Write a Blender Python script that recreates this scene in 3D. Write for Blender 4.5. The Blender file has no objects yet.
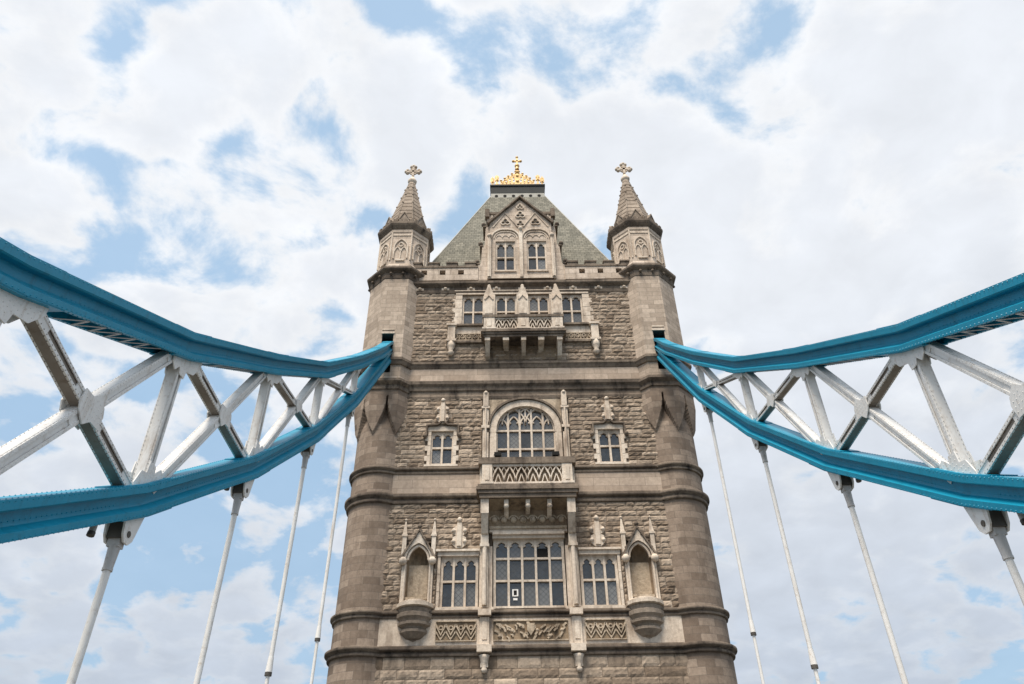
import bpy, math, random
from mathutils import Vector
random.seed(11)
R = math.radians
S = bpy.context.scene
COL = S.collection

# ------------------------------------------------------------------ camera
cam_d = bpy.data.cameras.new('camera'); cam = bpy.data.objects.new('camera', cam_d); COL.objects.link(cam)
PITCH, ROLL, YAW = 0.6462531569, -0.0143895153, 0.0036970408
fw = Vector((math.sin(YAW)*math.cos(PITCH), math.cos(YAW)*math.cos(PITCH), math.sin(PITCH)))
rt0 = Vector((math.cos(YAW), -math.sin(YAW), 0)); up0 = rt0.cross(fw)
rt = rt0*math.cos(ROLL) + up0*math.sin(ROLL); up = up0*math.cos(ROLL) - rt0*math.sin(ROLL)
from mathutils import Matrix
m = Matrix((rt, up, -fw)).transposed().to_4x4(); m.translation = Vector((-0.958, 0, 1.7))
cam.matrix_world = m
cam_d.sensor_width = 36; cam_d.lens = 750/1024*36; cam_d.clip_start = 0.1; cam_d.clip_end = 20000
S.camera = cam
# ------------------------------------------------------------------ view
S.view_settings.view_transform = 'Standard'; S.view_settings.look = 'None'
S.view_settings.exposure = 0.48; S.view_settings.gamma = 1; S.view_settings.use_curve_mapping = False
# ------------------------------------------------------------------ world
SUN_EL, SUN_AZ = R(64), R(203)          # azimuth clockwise from +Y : behind the camera
W = bpy.data.worlds.new('World'); S.world = W; W.use_nodes = True
nt = W.node_tree; nt.nodes.clear()
def nd(t, typ, **k):
    n = t.nodes.new(typ)
    for a, b in k.items(): setattr(n, a, b)
    return n
def lk(t, a, b): t.links.new(a, b)
def math_(t, op, a, b=None, c=None, clamp=False):
    n = nd(t, 'ShaderNodeMath', operation=op, use_clamp=clamp)
    for i, v in enumerate((a, b, c)):
        if v is None: continue
        if isinstance(v, (int, float)): n.inputs[i].default_value = v
        else: lk(t, v, n.inputs[i])
    return n.outputs[0]
def mixc_w(t, f, a, b):
    n = nd(t, 'ShaderNodeMix', data_type='RGBA'); lk(t, f, n.inputs[0]); n.inputs[6].default_value = (*a, 1); n.inputs[7].default_value = (*b, 1); return n.outputs[2]
def sky_world():
    t = nt
    out = nd(t, 'ShaderNodeOutputWorld'); bg = nd(t, 'ShaderNodeBackground'); bg.inputs[1].default_value = 0.1
    sky = nd(t, 'ShaderNodeTexSky', sky_type='NISHITA'); sky.sun_disc = False
    sky.sun_elevation = SUN_EL; sky.sun_rotation = SUN_AZ; sky.air_density = 1.0; sky.dust_density = 1.5; sky.ozone_density = 1.6
    tc = nd(t, 'ShaderNodeTexCoord')
    sep = nd(t, 'ShaderNodeSeparateXYZ'); lk(t, tc.outputs['Generated'], sep.inputs[0])
    z = math_(t, 'MAXIMUM', sep.outputs[2], 0.03)
    z = math_(t, 'ADD', z, 0.30)
    px = math_(t, 'DIVIDE', sep.outputs[0], z); py = math_(t, 'DIVIDE', sep.outputs[1], z)
    cb = nd(t, 'ShaderNodeCombineXYZ'); lk(t, px, cb.inputs[0]); lk(t, py, cb.inputs[1])
    def noise(vec, scale, detail, rough, dist=0.0, off=(0, 0, 0)):
        mp = nd(t, 'ShaderNodeMapping'); mp.inputs['Location'].default_value = off; lk(t, vec, mp.inputs[0])
        n = nd(t, 'ShaderNodeTexNoise'); lk(t, mp.outputs[0], n.inputs['Vector'])
        n.inputs['Scale'].default_value = scale; n.inputs['Detail'].default_value = detail
        n.inputs['Roughness'].default_value = rough; n.inputs['Distortion'].default_value = dist
        return n.outputs[0]
    n1 = noise(cb.outputs[0], 6.5, 10, 0.60, 0.25, (1.7, 0.4, 0))
    n3 = noise(cb.outputs[0], 1.5, 4, 0.5, 0.0, (7.7, 4.4, 0))
    n2 = noise(cb.outputs[0], 10.0, 5, 0.6, 0.0, (3.1, 8.2, 0))
    # puffs : distorted cells with thin gaps between them
    wn = nd(t, 'ShaderNodeTexNoise'); lk(t, cb.outputs[0], wn.inputs['Vector']); wn.inputs['Scale'].default_value = 7.0; wn.inputs['Detail'].default_value = 5
    wv = nd(t, 'ShaderNodeVectorMath', operation='MULTIPLY_ADD'); lk(t, wn.outputs['Color'], wv.inputs[0]); wv.inputs[1].default_value = (0.16, 0.16, 0); lk(t, cb.outputs[0], wv.inputs[2])
    vo = nd(t, 'ShaderNodeTexVoronoi', feature='SMOOTH_F1'); lk(t, wv.outputs[0], vo.inputs['Vector']); vo.inputs['Scale'].default_value = 9.0; vo.inputs['Smoothness'].default_value = 0.35
    cov = math_(t, 'MULTIPLY_ADD', n1, 1.8, 0.04)
    cov = math_(t, 'MULTIPLY_ADD', vo.outputs['Distance'], -0.80, cov)
    cov = math_(t, 'MULTIPLY_ADD', n3, 0.35, cov)
    cov = math_(t, 'MULTIPLY_ADD', n2, 0.16, cov)
    # broad thicker / thinner regions of the cloud sheet, by direction
    for (d, w, a) in CLOUDS:
        if w < .1: a *= 1.0
        dv = nd(t, 'ShaderNodeVectorMath', operation='DISTANCE'); lk(t, tc.outputs['Generated'], dv.inputs[0])
        dv.inputs[1].default_value = d
        q = math_(t, 'DIVIDE', dv.outputs['Value'], w); q = math_(t, 'MULTIPLY', q, q)
        q = math_(t, 'MULTIPLY', q, -1.0); q = math_(t, 'EXPONENT', q)
        cov = math_(t, 'MULTIPLY_ADD', q, a, cov)
    mr = nd(t, 'ShaderNodeMapRange', interpolation_type='SMOOTHSTEP'); lk(t, cov, mr.inputs[0])
    mr.inputs[1].default_value = 0.55; mr.inputs[2].default_value = 0.86; mr.inputs[3].default_value = 0.14; mr.inputs[4].default_value = 1.0
    # cloud tone
    cr = nd(t, 'ShaderNodeMapRange', interpolation_type='SMOOTHSTEP'); lk(t, cov, cr.inputs[0])
    cr.inputs[1].default_value = 0.66; cr.inputs[2].default_value = 1.12; cr.inputs[3].default_value = 0.0; cr.inputs[4].default_value = 1.0
    ctone = nd(t, 'ShaderNodeMix', data_type='RGBA'); lk(t, cr.outputs[0], ctone.inputs[0])
    ctone.inputs[6].default_value = (7.0, 7.1, 7.25, 1); ctone.inputs[7].default_value = (6.1, 6.35, 6.75, 1)
    # lower sky is greyer
    el = nd(t, 'ShaderNodeMapRange'); lk(t, sep.outputs[2], el.inputs[0])
    el.inputs[1].default_value = 0.12; el.inputs[2].default_value = 0.62; el.inputs[3].default_value = 0.0; el.inputs[4].default_value = 1.0
    elc = mixc_w(t, el.outputs[0], (0.60, 0.66, 0.74), (1.0, 1.0, 1.0))
    vm = nd(t, 'ShaderNodeVectorMath', operation='MULTIPLY'); lk(t, ctone.outputs[2], vm.inputs[0]); lk(t, elc, vm.inputs[1])
    # fine billow shading inside the cloud sheet
    sh = noise(cb.outputs[0], 10.0, 6, 0.55, 0.3, (5.1, 2.2, 0))
    shr = nd(t, 'ShaderNodeMapRange'); lk(t, sh, shr.inputs[0]); shr.inputs[1].default_value = 0.3; shr.inputs[2].default_value = 0.7; shr.inputs[3].default_value = 0.93; shr.inputs[4].default_value = 1.05
    vm2 = nd(t, 'ShaderNodeVectorMath', operation='SCALE'); lk(t, vm.outputs[0], vm2.inputs[0]); lk(t, shr.outputs[0], vm2.inputs['Scale']); vm = vm2
    elb = mixc_w(t, el.outputs[0], (0.60, 0.68, 0.70), (1.12, 1.04, 0.98))
    veil = math_(t, 'MULTIPLY_ADD', math_(t, 'SUBTRACT', 1.0, el.outputs[0]), 0.38, 0.04)      # low haze
    fm = math_(t, 'MAXIMUM', mr.outputs[0], veil)
    hs = nd(t, 'ShaderNodeVectorMath', operation='MULTIPLY_ADD'); lk(t, sky.outputs[0], hs.inputs[0])
    hs.inputs[1].default_value = SKYMUL; hs.inputs[2].default_value = SKYADD
    hs2 = nd(t, 'ShaderNodeVectorMath', operation='MULTIPLY'); lk(t, hs.outputs[0], hs2.inputs[0]); lk(t, elb, hs2.inputs[1])
    mx = nd(t, 'ShaderNodeMix', data_type='RGBA'); lk(t, fm, mx.inputs[0]); lk(t, hs2.outputs[0], mx.inputs[6]); lk(t, vm.outputs[0], mx.inputs[7])
    lk(t, mx.outputs[2], bg.inputs[0]); lk(t, bg.outputs[0], out.inputs[0])
SKYMUL = (1.0, 1.0, 1.0); SKYADD = (1.15, 2.15, 2.9)
def dpx(x, y):          # direction of a place in the sky
    d = fw + rt*((x-512)/750) - up*((y-342)/750); return tuple(d.normalized())
CLOUDS = [(dpx(190, 190), 0.07, 0.16), (dpx(100, 230), 0.08, -0.10), (dpx(760, 190), 0.12, 0.12), (dpx(850, 270), 0.40, 0.34), (dpx(960, 100), 0.28, 0.12), (dpx(60, 110), 0.20, -0.02), (dpx(210, 110), 0.10, 0.14), (dpx(330, 190), 0.18, 0.12), (dpx(420, 90), 0.10, 0.14),
          (dpx(60, 650), 0.20, 0.26), (dpx(130, 520), 0.12, -0.10), (dpx(230, 520), 0.16, -0.26), (dpx(300, 430), 0.08, -0.08),
          (dpx(140, 40), 0.035, -0.30), (dpx(140, 225), 0.04, -0.12), (dpx(245, 240), 0.045, -0.14), (dpx(390, 15), 0.04, -0.22),
          (dpx(480, 120), 0.045, -0.24), (dpx(560, 40), 0.05, -0.16), (dpx(570, 95), 0.035, -0.16), (dpx(765, 35), 0.045, -0.22), (dpx(725, 120), 0.035, -0.16),
          (dpx(1015, 670), 0.10, -0.25), (dpx(850, 580), 0.25, 0.20), (dpx(345, 325), 0.05, -0.16), (dpx(770, 180), 0.04, -0.16), (dpx(300, 215), 0.05, -0.10),
          (dpx(30, 400), 0.06, -0.14), (dpx(250, 75), 0.03, -0.25), (dpx(45, 140), 0.03, -0.2), (dpx(600, 15), 0.04, -0.15), (dpx(180, 330), 0.06, .1), (dpx(100, 370), 0.10, 0.05), (dpx(630, 60), 0.09, 0.16), (dpx(530, 110), 0.05, 0.12), (dpx(260, 650), 0.09, 0.12), (dpx(720, 240), 0.12, .1)]
sky_world()
# ------------------------------------------------------------------ sun (veiled by thin cloud)
sd = bpy.data.lights.new('sun', 'SUN'); sd.energy = 3.9; sd.angle = R(24); sd.color = (1.0, 0.90, 0.77)
so = bpy.data.objects.new('sun', sd); COL.objects.link(so)
sdir = Vector((math.sin(SUN_AZ)*math.cos(SUN_EL), math.cos(SUN_AZ)*math.cos(SUN_EL), math.sin(SUN_EL)))
so.rotation_euler = sdir.to_track_quat('Z', 'Y').to_euler()

# ------------------------------------------------------------------ materials
def new_mat(name):
    m = bpy.data.materials.new(name); m.use_nodes = True
    return m, m.node_tree, m.node_tree.nodes['Principled BSDF']
def tnoise(t, vec, scale, detail=4, rough=0.55, stretch=None):
    if stretch:
        mp = nd(t, 'ShaderNodeMapping'); mp.inputs['Scale'].default_value = stretch; lk(t, vec, mp.inputs[0]); vec = mp.outputs[0]
    n = nd(t, 'ShaderNodeTexNoise'); lk(t, vec, n.inputs['Vector'])
    n.inputs['Scale'].default_value = scale; n.inputs['Detail'].default_value = detail; n.inputs['Roughness'].default_value = rough
    return n.outputs[0]
def mrange(t, v, a, b, c, d):
    n = nd(t, 'ShaderNodeMapRange'); lk(t, v, n.inputs[0])
    for i, x in enumerate((a, b, c, d)): n.inputs[i+1].default_value = x
    return n.outputs[0]
def mixc(t, f, a, b, mode='MIX'):
    n = nd(t, 'ShaderNodeMix', data_type='RGBA', blend_type=mode)
    for i, v in ((0, f), (6, a), (7, b)):
        if isinstance(v, (int, float)): n.inputs[i].default_value = v
        elif isinstance(v, tuple): n.inputs[i].default_value = (*v, 1) if len(v) == 3 else v
        else: lk(t, v, n.inputs[i])
    return n.outputs[2]
def stone(name, lo, hi, soot, brick=None, bump=0.3, grain=14, sootamt=0.6, tint=False, mortar=(0.16, 0.14, 0.12)):
    m, t, b = new_mat(name)
    tc = nd(t, 'ShaderNodeTexCoord'); uv = tc.outputs['UV']; ob = tc.outputs['Object']
    big = tnoise(t, ob, 0.35, 5, 0.6)
    f = mrange(t, big, 0.35, 0.68, 0, 1)
    height = tnoise(t, ob, grain, 6, 0.65)
    hgt = height
    if brick:
        bt = nd(t, 'ShaderNodeTexBrick'); lk(t, uv, bt.inputs['Vector'])
        bt.inputs['Scale'].default_value = 1.0; bt.inputs['Brick Width'].default_value = brick[0]; bt.inputs['Row Height'].default_value = brick[1]
        bt.inputs['Mortar Size'].default_value = 0.012; bt.inputs['Mortar Smooth'].default_value = 0.3; bt.inputs['Bias'].default_value = 0.0
        bt.offset = 0.43
        bt.inputs['Color1'].default_value = (0, 0, 0, 1); bt.inputs['Color2'].default_value = (1, 1, 1, 1); bt.inputs['Mortar'].default_value = (0.5, 0.5, 0.5, 1)
        f = mixc(t, 0.78, f, bt.outputs['Color'])
        col = mixc(t, f, lo, hi)
        col = mixc(t, math_(t, 'MULTIPLY', bt.outputs['Fac'], 0.8), col, mortar)
        hgt = math_(t, 'MULTIPLY_ADD', bt.outputs['Fac'], -0.9, math_(t, 'MULTIPLY', height, 0.5))
    elif tint:
        at = nd(t, 'ShaderNodeAttribute', attribute_name='tint')
        f = mixc(t, 0.85, f, at.outputs['Fac']); col = mixc(t, f, lo, hi)
    else:
        col = mixc(t, f, lo, hi)
    st = tnoise(t, ob, 1.6, 5, 0.65, (1.0, 1.0, 0.28))
    s = mrange(t, st, 0.5, 0.72, 0, sootamt)
    col = mixc(t, s, col, soot)
    fine = tnoise(t, ob, 5.0, 5, 0.7)
    col = mixc(t, mrange(t, fine, 0.3, 0.7, 0.0, 0.45), col, soot)
    lk(t, col, b.inputs['Base Color']); b.inputs['Roughness'].default_value = 0.9
    b.inputs['Specular IOR Level'].default_value = 0.2
    bp = nd(t, 'ShaderNodeBump'); bp.inputs['Strength'].default_value = bump; bp.inputs['Distance'].default_value = 0.05
    lk(t, hgt, bp.inputs['Height']); lk(t, bp.outputs[0], b.inputs['Normal'])
    return m
def paint(name, c, c2, rough=0.35, metal=0.0, bump=0.05, stain=None, stainamt=0.5):
    m, t, b = new_mat(name)
    tc = nd(t, 'ShaderNodeTexCoord'); ob = tc.outputs['Object']
    col = mixc(t, mrange(t, tnoise(t, ob, 1.3, 5, 0.6), 0.3, 0.7, 0, 1), c, c2)
    if stain:
        col = mixc(t, mrange(t, tnoise(t, ob, 6, 6, 0.7), 0.55, 0.75, 0, stainamt), col, stain)
        col = mixc(t, mrange(t, tnoise(t, ob, 3.2, 6, 0.7, (1.0, 1.6, 0.22)), 0.54, 0.70, 0, stainamt*.8), col, stain)
    lk(t, col, b.inputs['Base Color']); b.inputs['Roughness'].default_value = rough; b.inputs['Metallic'].default_value = metal
    b.inputs['Specular IOR Level'].default_value = 0.3
    bp = nd(t, 'ShaderNodeBump'); bp.inputs['Strength'].default_value = bump; bp.inputs['Distance'].default_value = 0.02
    lk(t, tnoise(t, ob, 9, 4), bp.inputs['Height']); lk(t, bp.outputs[0], b.inputs['Normal'])
    return m
M = {}
M['rock'] = stone('rock_faced_stone', (0.19, 0.14, 0.10), (0.60, 0.49, 0.385), (0.075, 0.058, 0.045), bump=0.6, grain=9, sootamt=0.55, tint=True)
M['rockflat'] = stone('coursed_stone', (0.10, 0.075, 0.055), (0.22, 0.17, 0.13), (0.05, 0.04, 0.03), brick=(0.75, 0.36), bump=0.6, grain=6)
M['ashlar'] = stone('turret_ashlar', (0.185, 0.14, 0.108), (0.43, 0.345, 0.275), (0.10, 0.074, 0.056), brick=(0.95, 0.42), bump=0.35, sootamt=0.5)
M['smooth'] = stone('smooth_ashlar', (0.38, 0.30, 0.235), (0.62, 0.51, 0.415), (0.19, 0.15, 0.12), brick=(1.6, 0.56), bump=0.2, sootamt=0.4)
M['upper'] = stone('upper_ashlar', (0.36, 0.29, 0.23), (0.65, 0.54, 0.44), (0.18, 0.145, 0.115), brick=(0.95, 0.40), bump=0.3, sootamt=0.4)
M['pale'] = stone('pale_ashlar', (0.52, 0.43, 0.345), (0.74, 0.63, 0.53), (0.20, 0.155, 0.12), brick=(0.9, 0.45), bump=0.3, sootamt=0.7)
M['trim'] = stone('portland_trim', (0.66, 0.555, 0.45), (0.86, 0.77, 0.66), (0.22, 0.165, 0.125), bump=0.4, sootamt=0.85)
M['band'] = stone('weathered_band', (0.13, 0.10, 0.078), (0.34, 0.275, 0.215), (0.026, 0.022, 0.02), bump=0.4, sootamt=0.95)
M['spire'] = stone('spire_stone', (0.26, 0.21, 0.165), (0.50, 0.42, 0.345), (0.07, 0.056, 0.046), bump=0.5)
M['carve'] = stone('carved_stone', (0.46, 0.37, 0.27), (0.68, 0.57, 0.44), (0.07, 0.05, 0.038), bump=0.8, grain=9, sootamt=0.85)
M['stain'] = stone('stained_shade_stone', (0.22, 0.155, 0.10), (0.42, 0.325, 0.225), (0.05, 0.038, 0.028), bump=0.4, sootamt=0.9)
M['slate'] = stone('green_slate', (0.155, 0.15, 0.125), (0.30, 0.285, 0.235), (0.09, 0.09, 0.075), brick=(0.42, 0.36), bump=0.9, sootamt=0.65, mortar=(0.05, 0.05, 0.042))
M['lead'] = paint('lead_sheet', (0.012, 0.016, 0.018), (0.025, 0.03, 0.032), 0.75)
M['palelead'] = paint('pale_lead', (0.33, 0.32, 0.28), (0.45, 0.44, 0.40), 0.7)
M['dark'] = paint('dark_void', (0.008, 0.008, 0.008), (0.014, 0.013, 0.012), 0.9)
M['gold'] = paint('gilding', (0.72, 0.50, 0.22), (0.60, 0.38, 0.14), 0.5, 0.2)
M['blue'] = paint('blue_paint', (0.001, 0.225, 0.36), (0.003, 0.265, 0.42), 0.42, stain=(0.004, 0.09, 0.13), stainamt=0.5)
M['white'] = paint('white_paint', (0.74, 0.725, 0.70), (0.84, 0.83, 0.81), 0.5, bump=0.01, stain=(0.38, 0.28, 0.19), stainamt=0.6)
M['grey'] = paint('grey_paint', (0.44, 0.435, 0.43), (0.56, 0.55, 0.54), 0.5, stain=(0.20, 0.13, 0.08), stainamt=0.5)
M['channel_brown'] = paint('brown_channel_faces', (0.20, 0.165, 0.135), (0.29, 0.255, 0.22), 0.7, stain=(0.13, 0.08, 0.05), stainamt=0.5)  # brown tone for brace undersides and for the webs of descending diagonals
M['steel'] = paint('dark_steel', (0.05, 0.045, 0.04), (0.13, 0.115, 0.10), 0.6)
M['road'] = paint('asphalt', (0.045, 0.045, 0.047), (0.06, 0.06, 0.06), 0.9, bump=0.4)
M['paving'] = paint('paving_slabs', (0.22, 0.21, 0.20), (0.30, 0.29, 0.27), 0.85, bump=0.3)
M['water'] = paint('river_water', (0.05, 0.055, 0.045), (0.07, 0.07, 0.055), 0.12, bump=0.6)
def glass_mat():
    m, t, b = new_mat('leaded_glass')
    tc = nd(t, 'ShaderNodeTexCoord'); uv = tc.outputs['UV']
    mp = nd(t, 'ShaderNodeMapping'); mp.inputs['Rotation'].default_value = (0, 0, R(45)); mp.inputs['Scale'].default_value = (1, 1, 1); lk(t, uv, mp.inputs[0])
    bt = nd(t, 'ShaderNodeTexBrick'); lk(t, mp.outputs[0], bt.inputs['Vector']); bt.offset = 0
    bt.inputs['Scale'].default_value = 1; bt.inputs['Brick Width'].default_value = 0.22; bt.inputs['Row Height'].default_value = 0.22; bt.inputs['Mortar Size'].default_value = 0.012
    bt.inputs['Color1'].default_value = (0, 0, 0, 1); bt.inputs['Color2'].default_value = (1, 1, 1, 1); bt.inputs['Mortar'].default_value = (0.2, 0.2, 0.2, 1)
    at = nd(t, 'ShaderNodeAttribute', attribute_name='tint'); blind = at.outputs['Fac']
    c = mixc(t, blind, (0.012, 0.013, 0.013), (0.17, 0.17, 0.165))
    c = mixc(t, math_(t, 'MULTIPLY', bt.outputs['Color'], 0.2), c, (0.10, 0.11, 0.12))
    c = mixc(t, math_(t, 'MULTIPLY', bt.outputs['Fac'], 0.8), c, (0.02, 0.02, 0.02))
    lk(t, c, b.inputs['Base Color']); b.inputs['Roughness'].default_value = 0.08; b.inputs['IOR'].default_value = 1.5
    b.inputs['Specular IOR Level'].default_value = 0.9
    bp = nd(t, 'ShaderNodeBump'); bp.inputs['Strength'].default_value = 0.5; bp.inputs['Distance'].default_value = 0.05
    lk(t, tnoise(t, tc.outputs['Object'], 1.8, 3), bp.inputs['Height']); lk(t, bp.outputs[0], b.inputs['Normal'])
    return m
M['glass'] = glass_mat()

# ------------------------------------------------------------------ mesh helper
class Multi:
    def __init__(s, o): s.o = o
    @property
    def location(s): return s.o[0].location
    @location.setter
    def location(s, v):
        for o in s.o: o.location = v
    def __setitem__(s, k, v):
        for o in s.o: o[k] = v
class MB:
    def __init__(s): s.v = []; s.f = []; s.uv = []; s.t = []; s.sm = []; s.mi = []
    def add(s, vs, fs, uvs=None, tint=0.5, smooth=False, mi=0):
        o = len(s.v); s.v += [tuple(p) for p in vs]
        for i, f in enumerate(fs):
            s.f.append([o+k for k in f]); s.uv.append(uvs[i] if uvs else None); s.t.append(tint); s.sm.append(smooth); s.mi.append(mi)
    def box(s, x0, x1, y0, y1, z0, z1, **k):
        v = [(x, y, z) for x in (x0, x1) for y in (y0, y1) for z in (z0, z1)]
        s.add(v, [(0, 1, 3, 2), (4, 6, 7, 5), (0, 4, 5, 1), (2, 3, 7, 6), (0, 2, 6, 4), (1, 5, 7, 3)], **k)
    def tri(s, poly, fn0, fn1, **k):        # polygon extruded between two mappings (convex or star shaped from first vertex fine as n-gon)
        n = len(poly); a = [fn0(p) for p in poly]; b = [fn1(p) for p in poly]
        s.add(a+b, [tuple(range(n)), tuple(range(2*n-1, n-1, -1))] + [(i, i+n, (i+1) % n+n, (i+1) % n) for i in range(n)], **k)
    def face_poly(s, poly, y0, y1, **k):     # polygon in (x,z), thickness y0..y1
        s.tri(poly, lambda p: (p[0], y0, p[1]), lambda p: (p[0], y1, p[1]), **k)
    def profx(s, prof, x0, x1, **k):         # profile (y,z) extruded along x
        s.tri(prof, lambda p: (x0, p[0], p[1]), lambda p: (x1, p[0], p[1]), **k)
    def profy(s, prof, y0, y1, **k): s.face_poly(prof, y0, y1, **k)
    def lathe(s, prof, cx, cy, n=48, a0=0.0, a1=2*math.pi, smooth=True, skip=(), oct_=False, k=1.0, **kw):
        # prof: list of (r,z). oct_: r is apothem of the octagon, flat face towards -Y
        full = abs(a1-a0-2*math.pi) < 1e-6; m = n if full else n+1
        vs = []
        for i in range(m):
            a = a0+(a1-a0)*i/n; c = 1/math.cos(math.pi/8) if oct_ else 1
            for (r, z) in prof: vs.append((cx+r*c*math.cos(a), cy+r*c*math.sin(a), z))
        P = len(prof); fs = []; uv = []
        rr = max(r for r, z in prof)
        for i in range(n):
            if i in skip: continue
            j = (i+1) % m
            for q in range(P-1):
                fs.append((i*P+q, j*P+q, j*P+q+1, i*P+q+1))
                u0 = rr*(a1-a0)*i/n; u1 = rr*(a1-a0)*(i+1)/n
                uv.append(((u0, prof[q][1]), (u1, prof[q][1]), (u1, prof[q+1][1]), (u0, prof[q+1][1])))
        s.add(vs, fs, uvs=uv, smooth=smooth and not oct_, **kw)
    def octa(s, prof, cx, cy, **k): s.lathe(prof, cx, cy, n=8, a0=math.pi/8, a1=math.pi/8+2*math.pi, oct_=True, **k)
    def beam(s, a, b, w, h, side=Vector((1, 0, 0)), **k):   # rectangular bar, w along side, h across
        a = Vector(a); b = Vector(b); d = (b-a).normalized(); sd = (side-d*side.dot(d)).normalized(); u = sd.cross(d)
        v = []
        for p in (a, b):
            for i, j in ((-1, -1), (1, -1), (1, 1), (-1, 1)): v.append(p+sd*(w/2*i)+u*(h/2*j))
        s.add(v, [(3, 2, 1, 0), (4, 5, 6, 7)]+[(i, (i+1) % 4, (i+1) % 4+4, i+4) for i in range(4)], **k)
    def tube(s, a, b, r0, r1=None, n=12, **k):
        r1 = r0 if r1 is None else r1
        a = Vector(a); b = Vector(b); d = (b-a).normalized(); q = Vector((0, 0, 1)) if abs(d.z) < 0.9 else Vector((1, 0, 0))
        e = d.cross(q).normalized(); g = d.cross(e)
        v = [p+(e*math.cos(2*math.pi*i/n)+g*math.sin(2*math.pi*i/n))*r for p, r in ((a, r0), (b, r1)) for i in range(n)]
        s.add(v, [tuple(range(n-1, -1, -1)), tuple(range(n, 2*n))], **k)
        s.add(v, [(i, (i+1) % n, (i+1) % n+n, i+n) for i in range(n)], smooth=True, **k)
    def stroke(s, pts, w, y0, y1, closed=False, **k):        # 2-D line in (x,z) of width w, thickness y0..y1
        n = len(pts); L = []; Rr = []
        for i in range(n):
            if closed: p0, p1 = pts[i-1], pts[(i+1) % n]
            else: p0, p1 = pts[max(0, i-1)], pts[min(n-1, i+1)]
            dx, dz = p1[0]-p0[0], p1[1]-p0[1]; l = math.hypot(dx, dz) or 1
            nx, nz = -dz/l*w/2, dx/l*w/2
            L.append((pts[i][0]+nx, pts[i][1]+nz)); Rr.append((pts[i][0]-nx, pts[i][1]-nz))
        v = []
        for i in range(n): v += [(L[i][0], y0, L[i][1]), (Rr[i][0], y0, Rr[i][1]), (L[i][0], y1, L[i][1]), (Rr[i][0], y1, Rr[i][1])]
        fs = []
        for i in range(n if closed else n-1):
            a = 4*i; b = 4*((i+1) % n)
            fs += [(a, a+1, b+1, b), (a, b, b+2, a+2), (a+1, a+3, b+3, b+1), (a+2, b+2, b+3, a+3)]
        if not closed: fs += [(0, 2, 3, 1), (4*n-4, 4*n-3, 4*n-1, 4*n-2)]
        s.add(v, fs, **k)
    def ball(s, c, r, n=10, sz=1.0, **k):
        prof = [(r*math.sin(math.pi*i/6), c[2]-r*sz*math.cos(math.pi*i/6)) for i in range(7)]
        s.lathe(prof, c[0], c[1], n=n, **k)
    def cut(s): s.cuts = getattr(s, 'cuts', []) + [(len(s.v), len(s.f))]
    def pieces(s):
        c = [(0, 0)]+getattr(s, 'cuts', [])+[(len(s.v), len(s.f))]; out = []
        for (a, fa), (e, fe) in zip(c, c[1:]):
            if fe == fa: continue
            p = MB(); p.v = s.v[a:e]; p.f = [[k-a for k in f] for f in s.f[fa:fe]]; p.uv = s.uv[fa:fe]; p.t = s.t[fa:fe]; p.sm = s.sm[fa:fe]; p.mi = s.mi[fa:fe]; out.append(p)
        return out
    def build(s, name, mat, parent=None, bevel=0.0, loc=None):
        if getattr(s, 'cuts', None): return Multi([p.build(name, mat, parent, bevel) for p in s.pieces()])
        me = bpy.data.meshes.new(name)
        me.from_pydata(s.v, [], s.f)
        mats = mat if isinstance(mat, (list, tuple)) else [mat]
        for q in mats: me.materials.append(q)
        me.polygons.foreach_set('use_smooth', s.sm); me.polygons.foreach_set('material_index', s.mi)
        ul = me.uv_layers.new(name='UVMap'); at = me.attributes.new('tint', 'FLOAT', 'FACE')
        at.data.foreach_set('value', s.t)
        uvs = []
        for p, cu in zip(me.polygons, s.uv):
            if cu and len(cu) == p.loop_total: uvs += [c for q in cu for c in q]; continue
            n = p.normal; a, b = (0, 1) if abs(n.z) > max(abs(n.x), abs(n.y)) else ((1, 2) if abs(n.x) > abs(n.y) else (0, 2))
            for vi in p.vertices:
                c = s.v[vi]; uvs += [c[a], c[b]]
        ul.data.foreach_set('uv', uvs)
        me.update()
        import bmesh
        bm = bmesh.new(); bm.from_mesh(me); bmesh.ops.recalc_face_normals(bm, faces=bm.faces); bm.to_mesh(me); bm.free()
        o = bpy.data.objects.new(name, me); COL.objects.link(o)
        if parent: o.parent = parent
        if bevel:
            bv = o.modifiers.new('bevel', 'BEVEL'); bv.width = bevel; bv.segments = 1; bv.limit_method = 'ANGLE'
        return o
def tag(o, label=None, cat=None, group=None, kind=None):
    if label: o['label'] = label
    if cat: o['category'] = cat
    if group: o['group'] = group
    if kind: o['kind'] = kind
    return o
def empty(name, loc=(0, 0, 0)):
    o = bpy.data.objects.new(name, None); o.location = loc; o.empty_display_size = 0.5; COL.objects.link(o); return o
def reparent(root):       # parts were modelled in world metres: bring them under a root standing at its base
    pass
def arc(cx, cz, r, a0, a1, n=12): return [(cx+r*math.cos(R(a0+(a1-a0)*i/n)), cz+r*math.sin(R(a0+(a1-a0)*i/n))) for i in range(n+1)]
def parch(cx, hw, zs, rise, n=8):      # pointed arch from left spring over apex to right spring
    c = (rise*rise-hw*hw)/(2*hw); r = hw+c; out = []
    a_end = math.atan2(rise, -c) if c > 0 else math.atan2(rise, -c)
    for i in range(n+1):
        a = math.pi-(math.pi-math.atan2(rise, -c))*i/n
        out.append((cx+c+r*math.cos(a), zs+r*math.sin(a)))
    return out+[(2*cx-x, z) for x, z in reversed(out[:-1])]

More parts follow.
